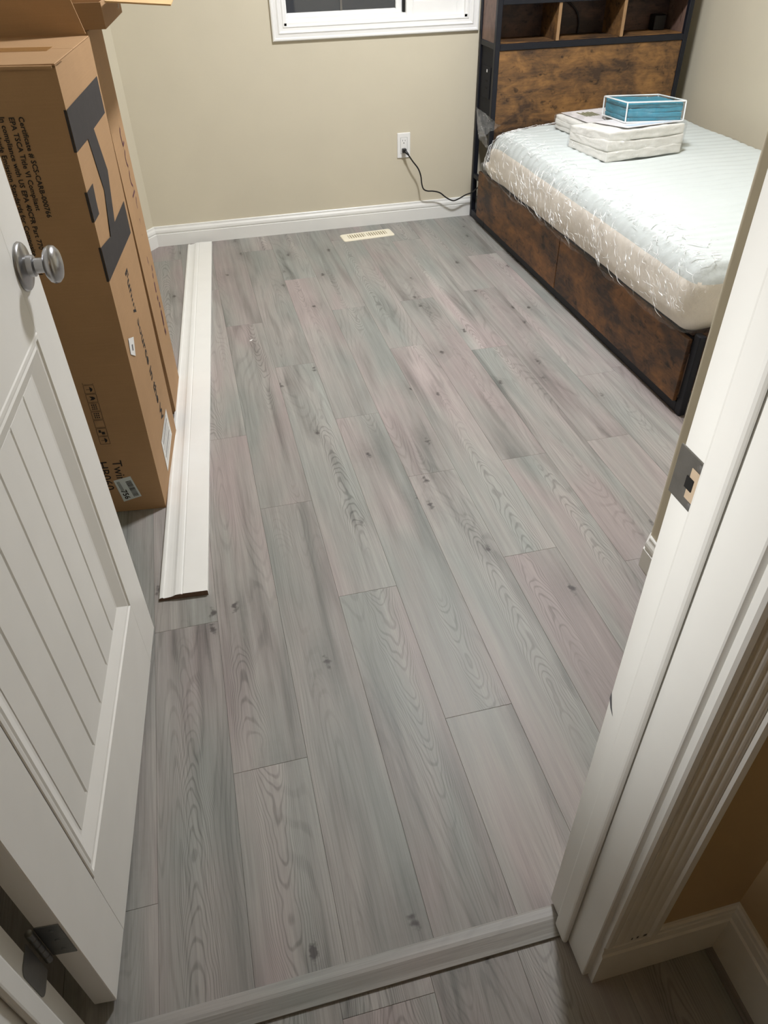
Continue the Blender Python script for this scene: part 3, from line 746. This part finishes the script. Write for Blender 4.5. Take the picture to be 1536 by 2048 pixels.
side([(0, .885), (.072, .884), (.065, .850), (.063, .820), (0, .821)], 'printed_logo', 'ink')
for z0, z1 in ((.965, 1.045), (.821, .885), (.685, .765)):      # the print laps round the front edge
    lpart(MB().quad((-EP, 0, z0), (-EP, 0, z1), (-EP, .005, z1), (-EP, .005, z0)), 'printed_logo', 'ink', b1)
def side_text(body, size, u, z, spacing=1.0, mat='inkthin', par=b1, bold=0, tilt=0):
    # reads downwards on the right face: text x -> -z, text y (up) -> +u (away)
    X = Vector((tilt, 0, -1)); Y = Vector((1, 0, tilt)); N = X.cross(Y)
    m = Matrix(((X.x, Y.x, N.x, u), (X.y, Y.y, N.y, -EP*1.1), (X.z, Y.z, N.z, z), (0, 0, 0, 1)))
    return lpart(text_mb(body, size, m, spacing, bold), 'printed_lettering', mat, par)
side_text('Funny Source in the W', .049, .186, .634, 1.03, bold=.0013, tilt=.065)
def front_text(body, size, v, z, spacing=1.0, bold=0.0, mat='inkthin', e=EP*1.1):
    # reads downwards on the dark front face: text x -> -z, text up -> -v (to the right)
    X = Vector((0, 0, -1)); Y = Vector((0, -1, 0)); N = X.cross(Y)
    m = Matrix(((X.x, Y.x, N.x, -e), (X.y, Y.y, N.y, v), (X.z, Y.z, N.z, z), (0, 0, 0, 1)))
    return lpart(text_mb(body, size, m, spacing, bold), 'printed_lettering', mat, b1)
front_text('Certificate # SCS-CARB-000766', .0148, .0965, 1.036, 1.02, .0003)
front_text('EPA TSCA Title VI Compliant', .0148, .1150, 1.036, 1.02, .0003)
front_text('In compliance with US EPA 40CFR Part 770', .0148, .1335, 1.037, 1.02, .0003)
front_text('Formaldehyde Emission Standards for Composite Wood', .0148, .1515, 1.057, 1.02, .0003)
front_text('Twin', .036, .1130, .181, 1.0, .0001)
front_text('HB060', .036, .1520, .181, 1.0, .0001)
# caution box: dashed outline and small print
mb = MB()
def fr_rect(mb, v0, v1, z0, z1, e=EP): mb.quad((-e, v0, z0), (-e, v1, z0), (-e, v1, z1), (-e, v0, z1))
for k in range(5):
    for v in (.100, .1415): fr_rect(mb, v, v+.0008, .534+k*.0125, .534+k*.0125+.007)
for k in range(4):
    for z in (.533, .592): fr_rect(mb, .101+k*.0105, .101+k*.0105+.006, z, z+.0008)
mb.add([(-EP, .112, .586), (-EP, .106, .5885), (-EP, .112, .591)], [(0, 1, 2)])
lpart(mb, 'caution_outline', 'inkthin', b1)
front_text('CAUTION', .0085, .112, .583)
mb = MB()
for k in range(3):
    for a, b in ((.0, .012), (.014, .022), (.024, .034)): fr_rect(mb, .118+.007*k, .1205+.007*k, .582-b, .582-a)
lpart(mb, 'small_print', 'labelink', b1)['kind'] = 'stuff'
# handling symbols
mb = MB(); fw, th2 = .0235, .0009
vA = .1025
for i in range(10):
    zt = .497-i*.0262; zb = zt-.0242; v0, v1 = vA, vA+.0265
    fr_rect(mb, v0, v1, zt-th2, zt); fr_rect(mb, v0, v1, zb, zb+th2); fr_rect(mb, v0, v0+th2, zb, zt); fr_rect(mb, v1-th2, v1, zb, zt)
    cv, cz = (v0+v1)/2, (zt+zb)/2
    def poly(pts): mb.add([(-EP, cv+a, cz+b) for a, b in pts], [tuple(range(len(pts)))])
    if i == 0:
        for o in (-.005, .005): poly([(-.002, o-.001), (.004, o-.001), (.004, o+.001), (-.002, o+.001)]); poly([(-.002, o-.003), (-.008, o), (-.002, o+.003)])
        poly([(.006, -.008), (.008, -.008), (.008, .008), (.006, .008)])
    elif i == 1: poly([(-.008, -.005), (-.008, .005), (-.001, .004), (.002, 0), (-.001, -.004)]); poly([(.002, -.001), (.002, .001), (.007, .001), (.007, -.001)]); poly([(.007, -.004), (.007, .004), (.0085, .004), (.0085, -.004)])
    elif i == 2: poly([(-.006, -.006), (0, -.002), (0, -.005), (.005, -.001), (.002, .004), (-.003, .006), (-.001, .002)])
    elif i in (3, 9): poly([(-.001, -.008), (-.006, -.004), (-.008, 0), (-.006, .004), (-.001, .008)]); poly([(-.001, -.0006), (-.001, .0006), (.008, .0006), (.008, -.0006)])
    elif i == 4: poly([(-.008, -.0015), (-.008, .0015), (-.003, .005), (.006, .006), (.001, 0), (.006, -.006), (-.003, -.005)])
    elif i in (5, 6):
        for a in (-.006, -.001, .004):
            for b in (-.006, 0, .006): poly([(a, b-.0018), (a+.003, b-.0018), (a+.003, b+.0018), (a, b+.0018)])
    elif i == 8: poly([(-.007, -.007), (-.007, .001), (.001, .001), (.001, -.007)]); poly([(.002, -.001), (.002, .007), (.008, .007), (.008, -.001)])
lpart(mb, 'handling_symbols', 'inkthin', b1)
# stickers
def sticker_side(pts, name, mat): return side(pts, name, mat, b1, .0013)
o = sticker_side([(.044, .518), (.106, .493), (.078, .452), (.030, .481)], 'paper_sticker', 'label')
side([(.062, .492), (.078, .486), (.070, .472), (.056, .478)], 'sticker_print', 'labelink', b1, .0015).parent = o
o = sticker_side([(.308, .150), (.312, .053), (.131, .036), (.136, .139)], 'shipping_label', 'label'); o['label'] = 'white shipping label'
for k in range(6):
    a = k/6
    z0 = .140-.085*a
    mb = MB(); mb.quad((.15+.008*(k % 2), -.0015, z0-.012), (.285, -.0015, z0), (.285, -.0015, z0+(.006 if k in (1, 4) else .0025)), (.15+.008*(k % 2), -.0015, z0-.012+(.006 if k in (1, 4) else .0025)))
    lpart(mb, 'label_print', 'labelink', o)
fl2 = MB().add([(-.0013, v, z) for v, z in ((.124, .113), (.075, .124), (.059, .051), (.112, .036))], [(0, 1, 2, 3)])
o = lpart(fl2, 'barcode_label', 'labelgrey', b1); o['label'] = 'pale barcode label'
LO = Vector((0, .075, .124)); LX = (Vector((0, .059, .051))-LO); LY = (Vector((0, .124, .113))-LO)
mb = MB()
def lab(mb, a0, a1, b0, b1_):
    mb.add([tuple(LO+LX*a+LY*b+Vector((-.0016, 0, 0))) for a, b in ((a0, b0), (a1, b0), (a1, b1_), (a0, b1_))], [(0, 1, 2, 3)])
x = .18; rb = random.Random(5)
while x < .93:
    wdt = rb.choice((.012, .02, .035)); lab(mb, x, x+wdt, .10, .42); x += wdt+rb.choice((.012, .02))
for k in range(3): lab(mb, .1, .55, .74+.06*k, .765+.06*k)
lpart(mb, 'barcode', 'ink', o)
m = Matrix.Identity(4); lx_n = LX.normalized(); ly_n = -LY.normalized(); nn = lx_n.cross(ly_n)
p0 = LO+LX*.52+LY*.92+Vector((-.0017, 0, 0))
m = Matrix(((lx_n.x, ly_n.x, nn.x, p0.x), (lx_n.y, ly_n.y, nn.y, p0.y), (lx_n.z, ly_n.z, nn.z, p0.z), (0, 0, 0, 1)))
lpart(text_mb('756', .022, m, 1.0, .0006), 'label_number', 'ink', o)

# second carton against the wall behind it
r2 = math.atan2(.997, .08)
b2 = carton('bed_rail_carton', (-.1960, 2.300, .0), r2, .240, .36, 1.123)
tag(b2, 'tall plain brown carton with purple lettering, standing behind the zigzag carton', 'carton')
L2, W2, H2 = .240, .30, 1.123
lpart(carton_body(L2, W2, H2, .0, seed=4), 'carton_body', 'carton', b2)
lpart(MB().box(0, L2, 0, W2, H2-.003, H2), 'top_flap', 'carton', b2)
strokes = [[(0.215, 0.868), (0.196, 0.854), (0.199, 0.835), (0.201, 0.822), (0.232, 0.826)], [(0.214, 0.807), (0.195, 0.795), (0.193, 0.777), (0.21, 0.763)], [(0.21, 0.751), (0.193, 0.738), (0.195, 0.72), (0.215, 0.706)], [(0.228, 0.69), (0.168, 0.688)], [(0.225, 0.672), (0.207, 0.656), (0.207, 0.643)], [(0.203, 0.615), (0.204, 0.588), (0.224, 0.596)], [(0.223, 0.567), (0.179, 0.565), (0.203, 0.569)], [(0.213, 0.544), (0.197, 0.524), (0.202, 0.511)], [(0.181, 0.504), (0.178, 0.483), (0.229, 0.481), (0.185, 0.5)], [(0.196, 0.465), (0.205, 0.448), (0.234, 0.448)], [(0.216, 0.436), (0.205, 0.422)], [(0.207, 0.408), (0.206, 0.392), (0.202, 0.375)], [(0.204, 0.36), (0.209, 0.346)], [(0.221, 0.333), (0.216, 0.316)], [(0.218, 0.305), (0.218, 0.283), (0.211, 0.253)], [(0.21, 0.242), (0.216, 0.221)]]
mb = MB()
for si, s_ in enumerate(strokes):
    hwid = .0036 if si < 5 else .0085
    mb = MB()
    for (u0, z0), (u1, z1) in zip(s_, s_[1:]):
        dd = Vector((u1-u0, z1-z0)); dd.normalize(); nx, nz = -dd.y*hwid, dd.x*hwid
        mb.quad((u0-.048+nx, -EP, z0+nz), (u1-.048+nx, -EP, z1+nz), (u1-.048-nx, -EP, z1-nz), (u0-.048-nx, -EP, z0-nz))
    lpart(mb, 'printed_letter', 'purple', b2)

# open shallow carton lying on top
r3 = math.atan2(.374, .031)
b3 = carton('open_carton', (-.150, 2.301, 1.1235), r3, .375, .4, .06)
tag(b3, 'shallow opened carton with spread flaps lying on top of the tall cartons', 'carton')
L3, W3, H3, t3 = .375, .36, .056, .004
mb = MB().box(0, L3, 0, t3, 0, H3).box(0, L3, W3-t3, W3, 0, H3).box(0, t3, t3, W3-t3, 0, H3).box(L3-t3, L3, t3, W3-t3, 0, H3).box(t3, L3-t3, t3, W3-t3, 0, .004)
lpart(mb, 'carton_body', 'carton', b3)
def sheet(p, t=.0035):
    a, b, c, d = map(Vector, p); nrm = (b-a).cross(d-a).normalized()*t
    vs = [a, b, c, d, a+nrm, b+nrm, c+nrm, d+nrm]
    return MB().add(vs, [(3, 2, 1, 0), (4, 5, 6, 7), (0, 1, 5, 4), (1, 2, 6, 5), (2, 3, 7, 6), (3, 0, 4, 7)])
i3 = (Matrix.Translation((-.150, 2.301, 1.1235)) @ Matrix.Rotation(r3, 4, 'Z')).inverted()
def w3(*p): return tuple(i3 @ Vector(p))
o = lpart(sheet([w3(-.139, 2.288, 1.1795), w3(.018, 2.302, 1.165), w3(.045, 2.66, 1.168), w3(-.110, 2.672, 1.1795)]), 'side_flap', 'cartonpale', b3); o['label'] = 'pale flap spread to the right'
o = lpart(sheet([w3(-.1905, 2.186, 1.1295), w3(-.227, 2.166, 1.29), w3(-.53, 2.20, 1.29), w3(-.52, 2.22, 1.1295)]), 'front_flap', 'carton', b3); o['label'] = 'brown flap standing up at the front'
lpart(sheet([w3(-.128, 2.60, 1.140), w3(-.122, 2.60, 1.140), w3(-.118, 2.63, 1.172), w3(-.126, 2.63, 1.172)], .0008), 'torn_tape', 'label', b3)

# ------------------------------------------------------------------ bed
BX0, BX1, BYH, BYF = 1.456, 2.448, 3.745, 1.818
bd = empty('bed', (BX0, BYF, 0)); tag(bd, 'twin bed with rustic brown boards, black steel frame and bookcase headboard', 'bed')
HZ = 1.28
def bp(mb, name, mat='steel', par=None): return mb.build(name, mat, par or bd)
for x in (BX0, BX1-.024):
    for y in (BYH, 3.945):
        bp(MB().box(x, x+.024, y, y+.024, 0, HZ, .002), 'headboard_post')
    bp(MB().box(x, x+.024, BYF, BYF+.032, 0, .291, .003), 'foot_post')
    bp(MB().box(x+.002, x+.022, BYF+.032, BYH, .236, .262, .002), 'side_rail')
    bp(MB().box(x+.001, x+.021, BYF+.032, 3.945, .002, .040, .002), 'base_rail')
    bp(MB().box(x+.002, x+.022, BYH+.024, 3.945, .203, .226, .002), 'cross_bar')
    bp(MB().box(x+.002, x+.022, BYH+.024, 3.945, .812, .836, .002), 'cross_bar')
bp(MB().box(BX0+.006, BX0+.016, BYH+.024, 3.945, .836, HZ-.01), 'side_panel', 'rusticside')
bp(MB().box(BX1-.016, BX1-.006, BYH+.024, 3.945, .836, HZ-.01), 'side_panel', 'rusticside')
op = bp(MB().box(BX0+.008, BX0+.016, BYH+.024, 3.945, .44, .812), 'outlet_panel', 'sidepanel'); op['label'] = 'black side panel with power sockets'
ps = bp(MB().box(BX0+.005, BX0+.0085, 3.80, 3.90, .60, .735, .002), 'socket_plate', 'sidepanel', op)
MB().box(BX0+.0040, BX0+.0052, 3.842, 3.852, .710, .722).build('charging_port', 'led', op)
for z in (.64, .67): MB().box(BX0+.0040, BX0+.0052, 3.835, 3.86, z, z+.008).build('charging_port', 'hole', op)
bp(MB().box(BX0+.024, BX1-.024, BYH+.006, BYH+.020, .40, .8075, .001), 'headboard_panel', 'rustic')
bp(MB().box(BX0+.024, BX1-.024, BYH, BYH+.022, .8085, .834, .002), 'front_rail')
bp(MB().box(BX0+.018, BX1-.018, BYH+.022, 3.945, .822, .8365), 'shelf', 'rustic')
bp(MB().box(BX0+.018, BX1-.018, 3.935, 3.945, .8365, HZ-.02), 'back_panel', 'rusticback')
for x in (1.757, 2.085):
    d1 = bp(MB().box(x+.0005, x+.0145, BYH+.010, 3.935, .8365, HZ-.02), 'divider', 'rustic')
    bp(MB().box(x, x+.015, BYH+.006, BYH+.0105, .8365, HZ-.02), 'edge_strip', 'edging', d1)
bp(MB().box(BX0, BX1, BYH-.004, 3.97, HZ-.02, HZ, .002), 'top_shelf', 'rustic')
bp(MB().box(BX0+.018, BX1-.018, BYH+.002, 3.935, .988, 1.003), 'shelf', 'rustic')
bp(MB().box(BX0+.024, BX1-.024, BYH, BYH+.02, .985, 1.006, .002), 'front_rail')
bp(MB().tube(cr([(1.79, 3.92, 1.06), (1.86, 3.92, .985), (1.93, 3.925, .93), (1.952, 3.925, .88), (1.95, 3.925, .838)]), .004, 8).sph(), 'cable', 'blackplastic')
dk = bp(MB().box(2.335, 2.395, 3.88, 3.934, .8365, .90, .003), 'shadow_block', 'blackplastic'); dk['label'] = 'black block put in for the shadow in the cubby'  # solid black block stands in for a shadow at the cubby back
# drawers
for y0, y1 in ((2.824, 3.826), (BYF+.034, 2.818)):
    d1 = bp(MB().box(BX0-.014, BX0+.001, y0, y1, .044, .268, .0012), 'drawer_front', 'rusticdark')
    bp(MB().box(BX0+.024, BX0+.50, y0+.03, y1-.03, .045, .055).box(BX0+.024, BX0+.036, y0+.03, y1-.03, .055, .20).box(BX0+.49, BX0+.50, y0+.03, y1-.03, .055, .20), 'drawer_box', 'rusticside', d1)
for y in (2.815, 3.835): bp(MB().box(BX0+.002, BX0+.020, y, y+.012, .0, .236), 'drawer_divider')
bp(MB().box(BX0+.024, BX1-.024, BYF+.002, BYF+.03, .20, .29, .002), 'foot_board', 'rusticdark')
for i in range(11):
    y = BYF+.10+i*.18
    bp(MB().box(BX0+.024, BX1-.024, y, y+.07, .245, .262), 'slat', 'rusticside')

# ------------------------------------------------------------------ mattress in its plastic bag
MX0, MX1, MY0, MY1, MZ0, MZ1 = 1.425, 2.448, 1.858, 3.722, .268, .498
mt = empty('mattress', ((MX0+MX1)/2, MY0, MZ0)); tag(mt, 'white foam mattress still in clear plastic on the bed', 'mattress')
def rounded_grid(x0, x1, y0, y1, z0, z1, r, nx, ny, nz, disp):
    """rounded box as grids; disp(p, n) returns a displaced point"""
    out = []
    c0 = Vector((x0+r, y0+r, z0+r)); c1 = Vector((x1-r, y1-r, z1-r))
    def pt(p):
        q = Vector((min(max(p.x, c0.x), c1.x), min(max(p.y, c0.y), c1.y), min(max(p.z, c0.z), c1.z)))
        d = p-q
        n_ = d.normalized() if d.length > 1e-9 else Vector((0, 0, 1))
        return disp(q+n_*r, n_)
    def warp(t):           # denser near the ends so that round edges stay smooth
        return t
    def grid(o, u, v, a, b):
        o, u, v = Vector(o), Vector(u), Vector(v)
        vs = [pt(o+u*(i/a)+v*(j/b)) for i in range(a+1) for j in range(b+1)]
        fs = [(i*(b+1)+j, i*(b+1)+j+1, (i+1)*(b+1)+j+1, (i+1)*(b+1)+j) for i in range(a) for j in range(b)]
        out.append((vs, fs))
    X, Y, Z = x1-x0, y1-y0, z1-z0
    grid((x0, y0, z1), (X, 0, 0), (0, Y, 0), nx, ny)
    grid((x0, y0, z0), (0, Y, 0), (0, 0, Z), ny, nz)
    grid((x1, y0, z0), (0, 0, Z), (0, Y, 0), nz, ny)
    grid((x0, y0, z0), (0, 0, Z), (X, 0, 0), nz, nx)
    grid((x0, y1, z0), (X, 0, 0), (0, 0, Z), nx, nz)
    grid((x0, y0, z0), (0, Y, 0), (X, 0, 0), ny, nx)
    return out
def mdisp(p, n_):
    up = max(0, n_.z)
    wv = p.y+.010*math.sin(p.x*8+1.3*math.sin(p.y*3))+.004*math.sin(p.x*21+p.y*9)
    a = .0030*math.sin(wv*2*PI/.052)*min(1, up*1.5)
    b = noise.noise(Vector((p.x*4, p.y*4, p.z*4)))*.006+noise.noise(Vector((p.x*14, p.y*9, p.z*14)))*.0025*(1-up)
    side_b = .010*(1-abs(n_.z))*math.sin(max(0, min(1, (p.z-MZ0)/(MZ1-MZ0)))*PI)
    q = p+n_*(a+b+side_b)
    if p.y > MY1-.28 and p.x < MX0+.40 and p.z > .34:     # far corner sits rounder and lower
        k = max(0, (p.y-(MY1-.28))/.28)*max(0, (MX0+.40-p.x)/.40)
        q.z -= .055*k*k; q.x += .03*k*k
    return q
top = MB(); sid = MB()
def seam(c): return .445
G1 = rounded_grid(MX0, MX1, MY0, MY1, MZ0, MZ1, .065, 72, 260, 26, mdisp)
G0 = rounded_grid(MX0, MX1, MY0, MY1, MZ0, MZ1, .065, 72, 260, 26, lambda p, n_: p)
for (vs, fs), (v0, _) in zip(G1, G0):
    ta, sa = [], []
    for f in fs:
        c = sum((v0[i] for i in f), Vector())/4
        (ta if c.z > seam(c) else sa).append(f)
    for mb, fl_ in ((top, ta), (sid, sa)):
        use = sorted({i for f in fl_ for i in f}); mp = {i: k for k, i in enumerate(use)}
        mb.add([vs[i] for i in use], [tuple(mp[i] for i in f) for f in fl_])
def smooth_all(mb): mb.smooth = True; return mb
o = smooth_all(top).build('quilted_top', 'mattop', mt); o['label'] = 'white ribbed top cover'
o = smooth_all(sid).build('side_border', 'matside', mt); o['label'] = 'beige side border'
def pdisp(p, n_):
    s_ = 1-max(0, n_.z)
    loose = .005+.010*s_*(1.0+noise.noise(Vector((p.x*5, p.y*5, p.z*3)))) if n_.z < .95 else .0045
    wr = noise.turbulence(Vector((p.x*12, p.y*12, p.z*7)), 3, True)*.015*(.10+.90*s_)
    q = mdisp(p, n_)
    sag = 0
    if p.x < MX0+.08 and p.z < .40: sag = -.012*abs(noise.noise(Vector((1.7, p.y*7, 0))))
    out = q+n_*(loose+wr)
    out.z += sag
    return out
film_ = MB(); FG = {}
for k, (vs, fs) in enumerate(rounded_grid(MX0, MX1, MY0, MY1, MZ0+.004, MZ1, .065, 60, 200, 30, pdisp)):
    if k == 5: continue
    FG[k] = vs
    if k == 0:             # on the flat top the film lies tight; only its loose margins show
        fs = [f for f in fs if (lambda c: c.x < MX0+.035 or c.y > MY1-.05 or c.y < MY0+.05)(sum((vs[i] for i in f), Vector())/4)]
        use = sorted({i for f in fs for i in f}); mp = {i: n_ for n_, i in enumerate(use)}
        vs = [vs[i] for i in use]; fs = [tuple(mp[i] for i in f) for f in fs]
    film_.add(vs, fs)
# gathered tail of the bag standing up at the far left corner
def drape(p00, p10, p01, p11, nx, ny, amp, seed, puck):
    P = [Vector(p) for p in (p00, p10, p01, p11)]; vs = []
    for i in range(nx+1):
        for j in range(ny+1):
            a, b = i/nx, j/ny
            q = P[0]*(1-a)*(1-b)+P[1]*a*(1-b)+P[2]*(1-a)*b+P[3]*a*b
            q = q+Vector((noise.noise(Vector((a*5+seed, b*3, 0))), noise.noise(Vector((a*7, b*3+seed, 3))), noise.noise(Vector((a*6, b*4, seed)))*.6))*amp
            q.y += puck*math.sin(a*17+b*2)*(.3+b)
            vs.append(q)
    fs = [(i*(ny+1)+j, i*(ny+1)+j+1, (i+1)*(ny+1)+j+1, (i+1)*(ny+1)+j) for i in range(nx) for j in range(ny)]
    return vs, fs
# film creases, opaque white to put glints into their colour, too many to count
rc_ = random.Random(11); cre = MB()
def glint_crease(g, stride, i, j, di, dj, n, rad, imax, jmax, lift):
    pts = []
    for k in range(n):
        a, b = int(round(i)), int(round(j))
        if not (0 <= a < imax and 0 <= b < jmax): break
        pts.append(g[a*stride+b]+lift+Vector((rc_.uniform(-1, 1), rc_.uniform(-1, 1), rc_.uniform(-1, 1)))*.0015)
        i += di+rc_.uniform(-.5, .5); j += dj+rc_.uniform(-.5, .5)
    pts = [p for n_, p in enumerate(pts) if n_ == 0 or (p-pts[n_-1]).length > .003]
    if len(pts) < 3: return
    m = len(pts)-1
    cre.tube(cr(pts, 2), [max(.0003, rad*math.sin(PI*k/(2*m))) for k in range(2*m+1)], 5, cap=False)
for c in range(380):            # side towards the room: long slanting folds
    f = rc_.random()
    i = rc_.uniform(2, 198); j = rc_.uniform(9, 29)
    if f < .55: glint_crease(FG[1], 31, i, j, rc_.uniform(-.7, -.1), -1, rc_.randint(4, 8), rc_.uniform(.0004, .0014), 201, 31, Vector((-.003, 0, .001)))
    else: glint_crease(FG[1], 31, i, j, rc_.choice((-1, 1))*rc_.uniform(.6, 1.2), rc_.uniform(-.5, .5), rc_.randint(3, 5), rc_.uniform(.0004, .0012), 201, 31, Vector((-.003, 0, .001)))
for c in range(330):            # loose rim along the edge of the top
    i = abs(rc_.gauss(0, 4.2)); j = rc_.uniform(2, 198)
    glint_crease(FG[0], 201, i, j, rc_.uniform(.1, .7), rc_.uniform(-1.2, 1.2), rc_.randint(3, 7), rc_.uniform(.0005, .0014), 61, 201, Vector((0, 0, .002)))
for c in range(60):             # rim towards the headboard
    i = rc_.uniform(2, 30); j = 200-abs(rc_.gauss(0, 4))
    glint_crease(FG[0], 201, i, j, rc_.choice((-1, 1))*rc_.uniform(.5, 1.0), rc_.uniform(-.4, .4), rc_.randint(3, 6), rc_.uniform(.0005, .0014), 61, 201, Vector((0, 0, .002)))
o = smooth_all(cre).build('film_glint_creases', 'glint_crease', mt); o['kind'] = 'stuff'; o['label'] = 'crinkled plastic folds, glints put in as opaque white'
tail = MB()
for a in (drape((1.39, 3.715, .45), (1.50, 3.725, .495), (1.368, 3.712, .590), (1.455, 3.722, .530), 30, 20, .010, 2.0, .006),
          drape((1.405, 3.60, .42), (1.388, 3.715, .45), (1.395, 3.63, .48), (1.366, 3.712, .585), 14, 14, .008, 5.0, .003)):
    tail.add(*a)
o = smooth_all(tail).build('bag_tail', 'filmtail', mt, fix=False); o['label'] = 'gathered clear tail of the plastic bag'
o = smooth_all(film_).build('plastic_bag', 'film', mt, fix=False); o['label'] = 'clear crumpled plastic bag'

# ------------------------------------------------------------------ bedding packs on the mattress
def pack(name, label, base, rot, sx, sy, sz, cloth, nlay, film_r=.012, tilt=(0, 0), slope=0.0):
    e = empty(name, base, rot)
    e.rotation_euler = (tilt[0], tilt[1], rot)
    tag(e, label, 'bedding')
    h = sz/nlay
    for i in range(nlay):
        rj = random.Random(i*7+int(sx*1000))
        ix, iy = .006+rj.uniform(0, .003), .006+rj.uniform(0, .003)
        def disp(p, n_):
            k = noise.noise(Vector((p.x*9, p.y*9, i*3.1)))*.003+noise.noise(Vector((p.x*26, p.y*26, p.z*60+i)))*.0022
            q = p+n_*k
            q.z += .35*h*noise.noise(Vector((p.x*5+i, p.y*5, 1.3)))*(0 < i < nlay-1)
            q.z *= 1-slope*q.y/sy
            return q
        mb = MB()
        for vs, fs in rounded_grid(ix, sx-ix, iy, sy-iy, i*h-.002*(i > 0), (i+1)*h+.002*(i < nlay-1), min(h*.40, .006), 34, 34, 10, disp): mb.add(vs, fs)
        smooth_all(mb).build('folded_layer', cloth, e, world=False)
    def bd_(p, n_):
        q = p+n_*(noise.turbulence(Vector((p.x*12, p.y*12, p.z*12)), 2, False)*.005+.001)
        q.z *= 1-slope*q.y/sy
        return q
    mb = MB()
    for vs, fs in rounded_grid(0, sx, 0, sy, .0, sz+.004, film_r, 30, 30, 14, bd_): mb.add(vs, fs)
    o = smooth_all(mb).build('clear_bag', 'bagfilm', e, world=False); o['label'] = 'clear plastic bag'
    return e
# local origin at the near left bottom corner
p1 = pack('white_bedding_pack', 'large white bedding pack in clear plastic nearest the viewer on the mattress', (1.668, 2.958, .501), math.radians(7.5), .394, .30, .116, 'whitecloth', 3, slope=.25)
def lie(mb, sl, sy):
    for v in mb.v: v.z *= 1-sl*v.y/sy
    return mb
o = lie(MB().box(.10, .37, .02, .27, .1225, .1235), .25, .30).build('paper_insert', 'card', p1, world=False); o['label'] = 'white printed insert'
lie(MB().box(.13, .34, .04, .09, .1237, .1240), .25, .30).build('insert_print', 'bluecard', o, world=False)
p3 = pack('striped_bedding_pack', 'white bedding pack with green print on its insert, behind the larger white pack', (1.752, 3.335, .501), math.radians(8), .36, .26, .060, 'whitecloth', 3)
o = MB().box(.03, .33, .02, .245, .0645, .0655).build('paper_insert', 'card', p3, world=False); o['label'] = 'insert with green lettering'
mb = MB(); rb = random.Random(2)
for k in range(6): mb.box(.09+.013*k, .100+.013*k, .12+rb.uniform(-.004, .004), .20+rb.uniform(-.01, .012), .0656, .0659)
mb.build('insert_print', 'green', o, world=False)
TB = (1.812, 3.100, .6165)
p2 = pack('teal_sheet_pack', 'teal folded sheet set in a clear zip bag with white piping, topmost', TB, math.radians(-11.0), .250, .325, .070, 'teal', 4, .010, (math.radians(-6.2), 0))
A_, B_ = .250, .325
def loop(z): return [(x, y, z) for x, y in [(.006, .0), (A_-.006, .0), (A_, .006), (A_, B_-.006), (A_-.006, B_), (.006, B_), (0, B_-.006), (0, .006), (.006, .0)]]
for z in (.0, .074): MB().tube(loop(z), .0030, 8).sph().build('piping', 'piping', p2, world=False)
for x, y in ((.001, .001), (A_-.001, .001), (.001, B_-.001), (A_-.001, B_-.001)): MB().tube([(x, y, .0), (x, y, .035), (x, y, .074)], .0030, 8).sph().build('piping', 'piping', p2, world=False)

bpy.context.view_layer.update()
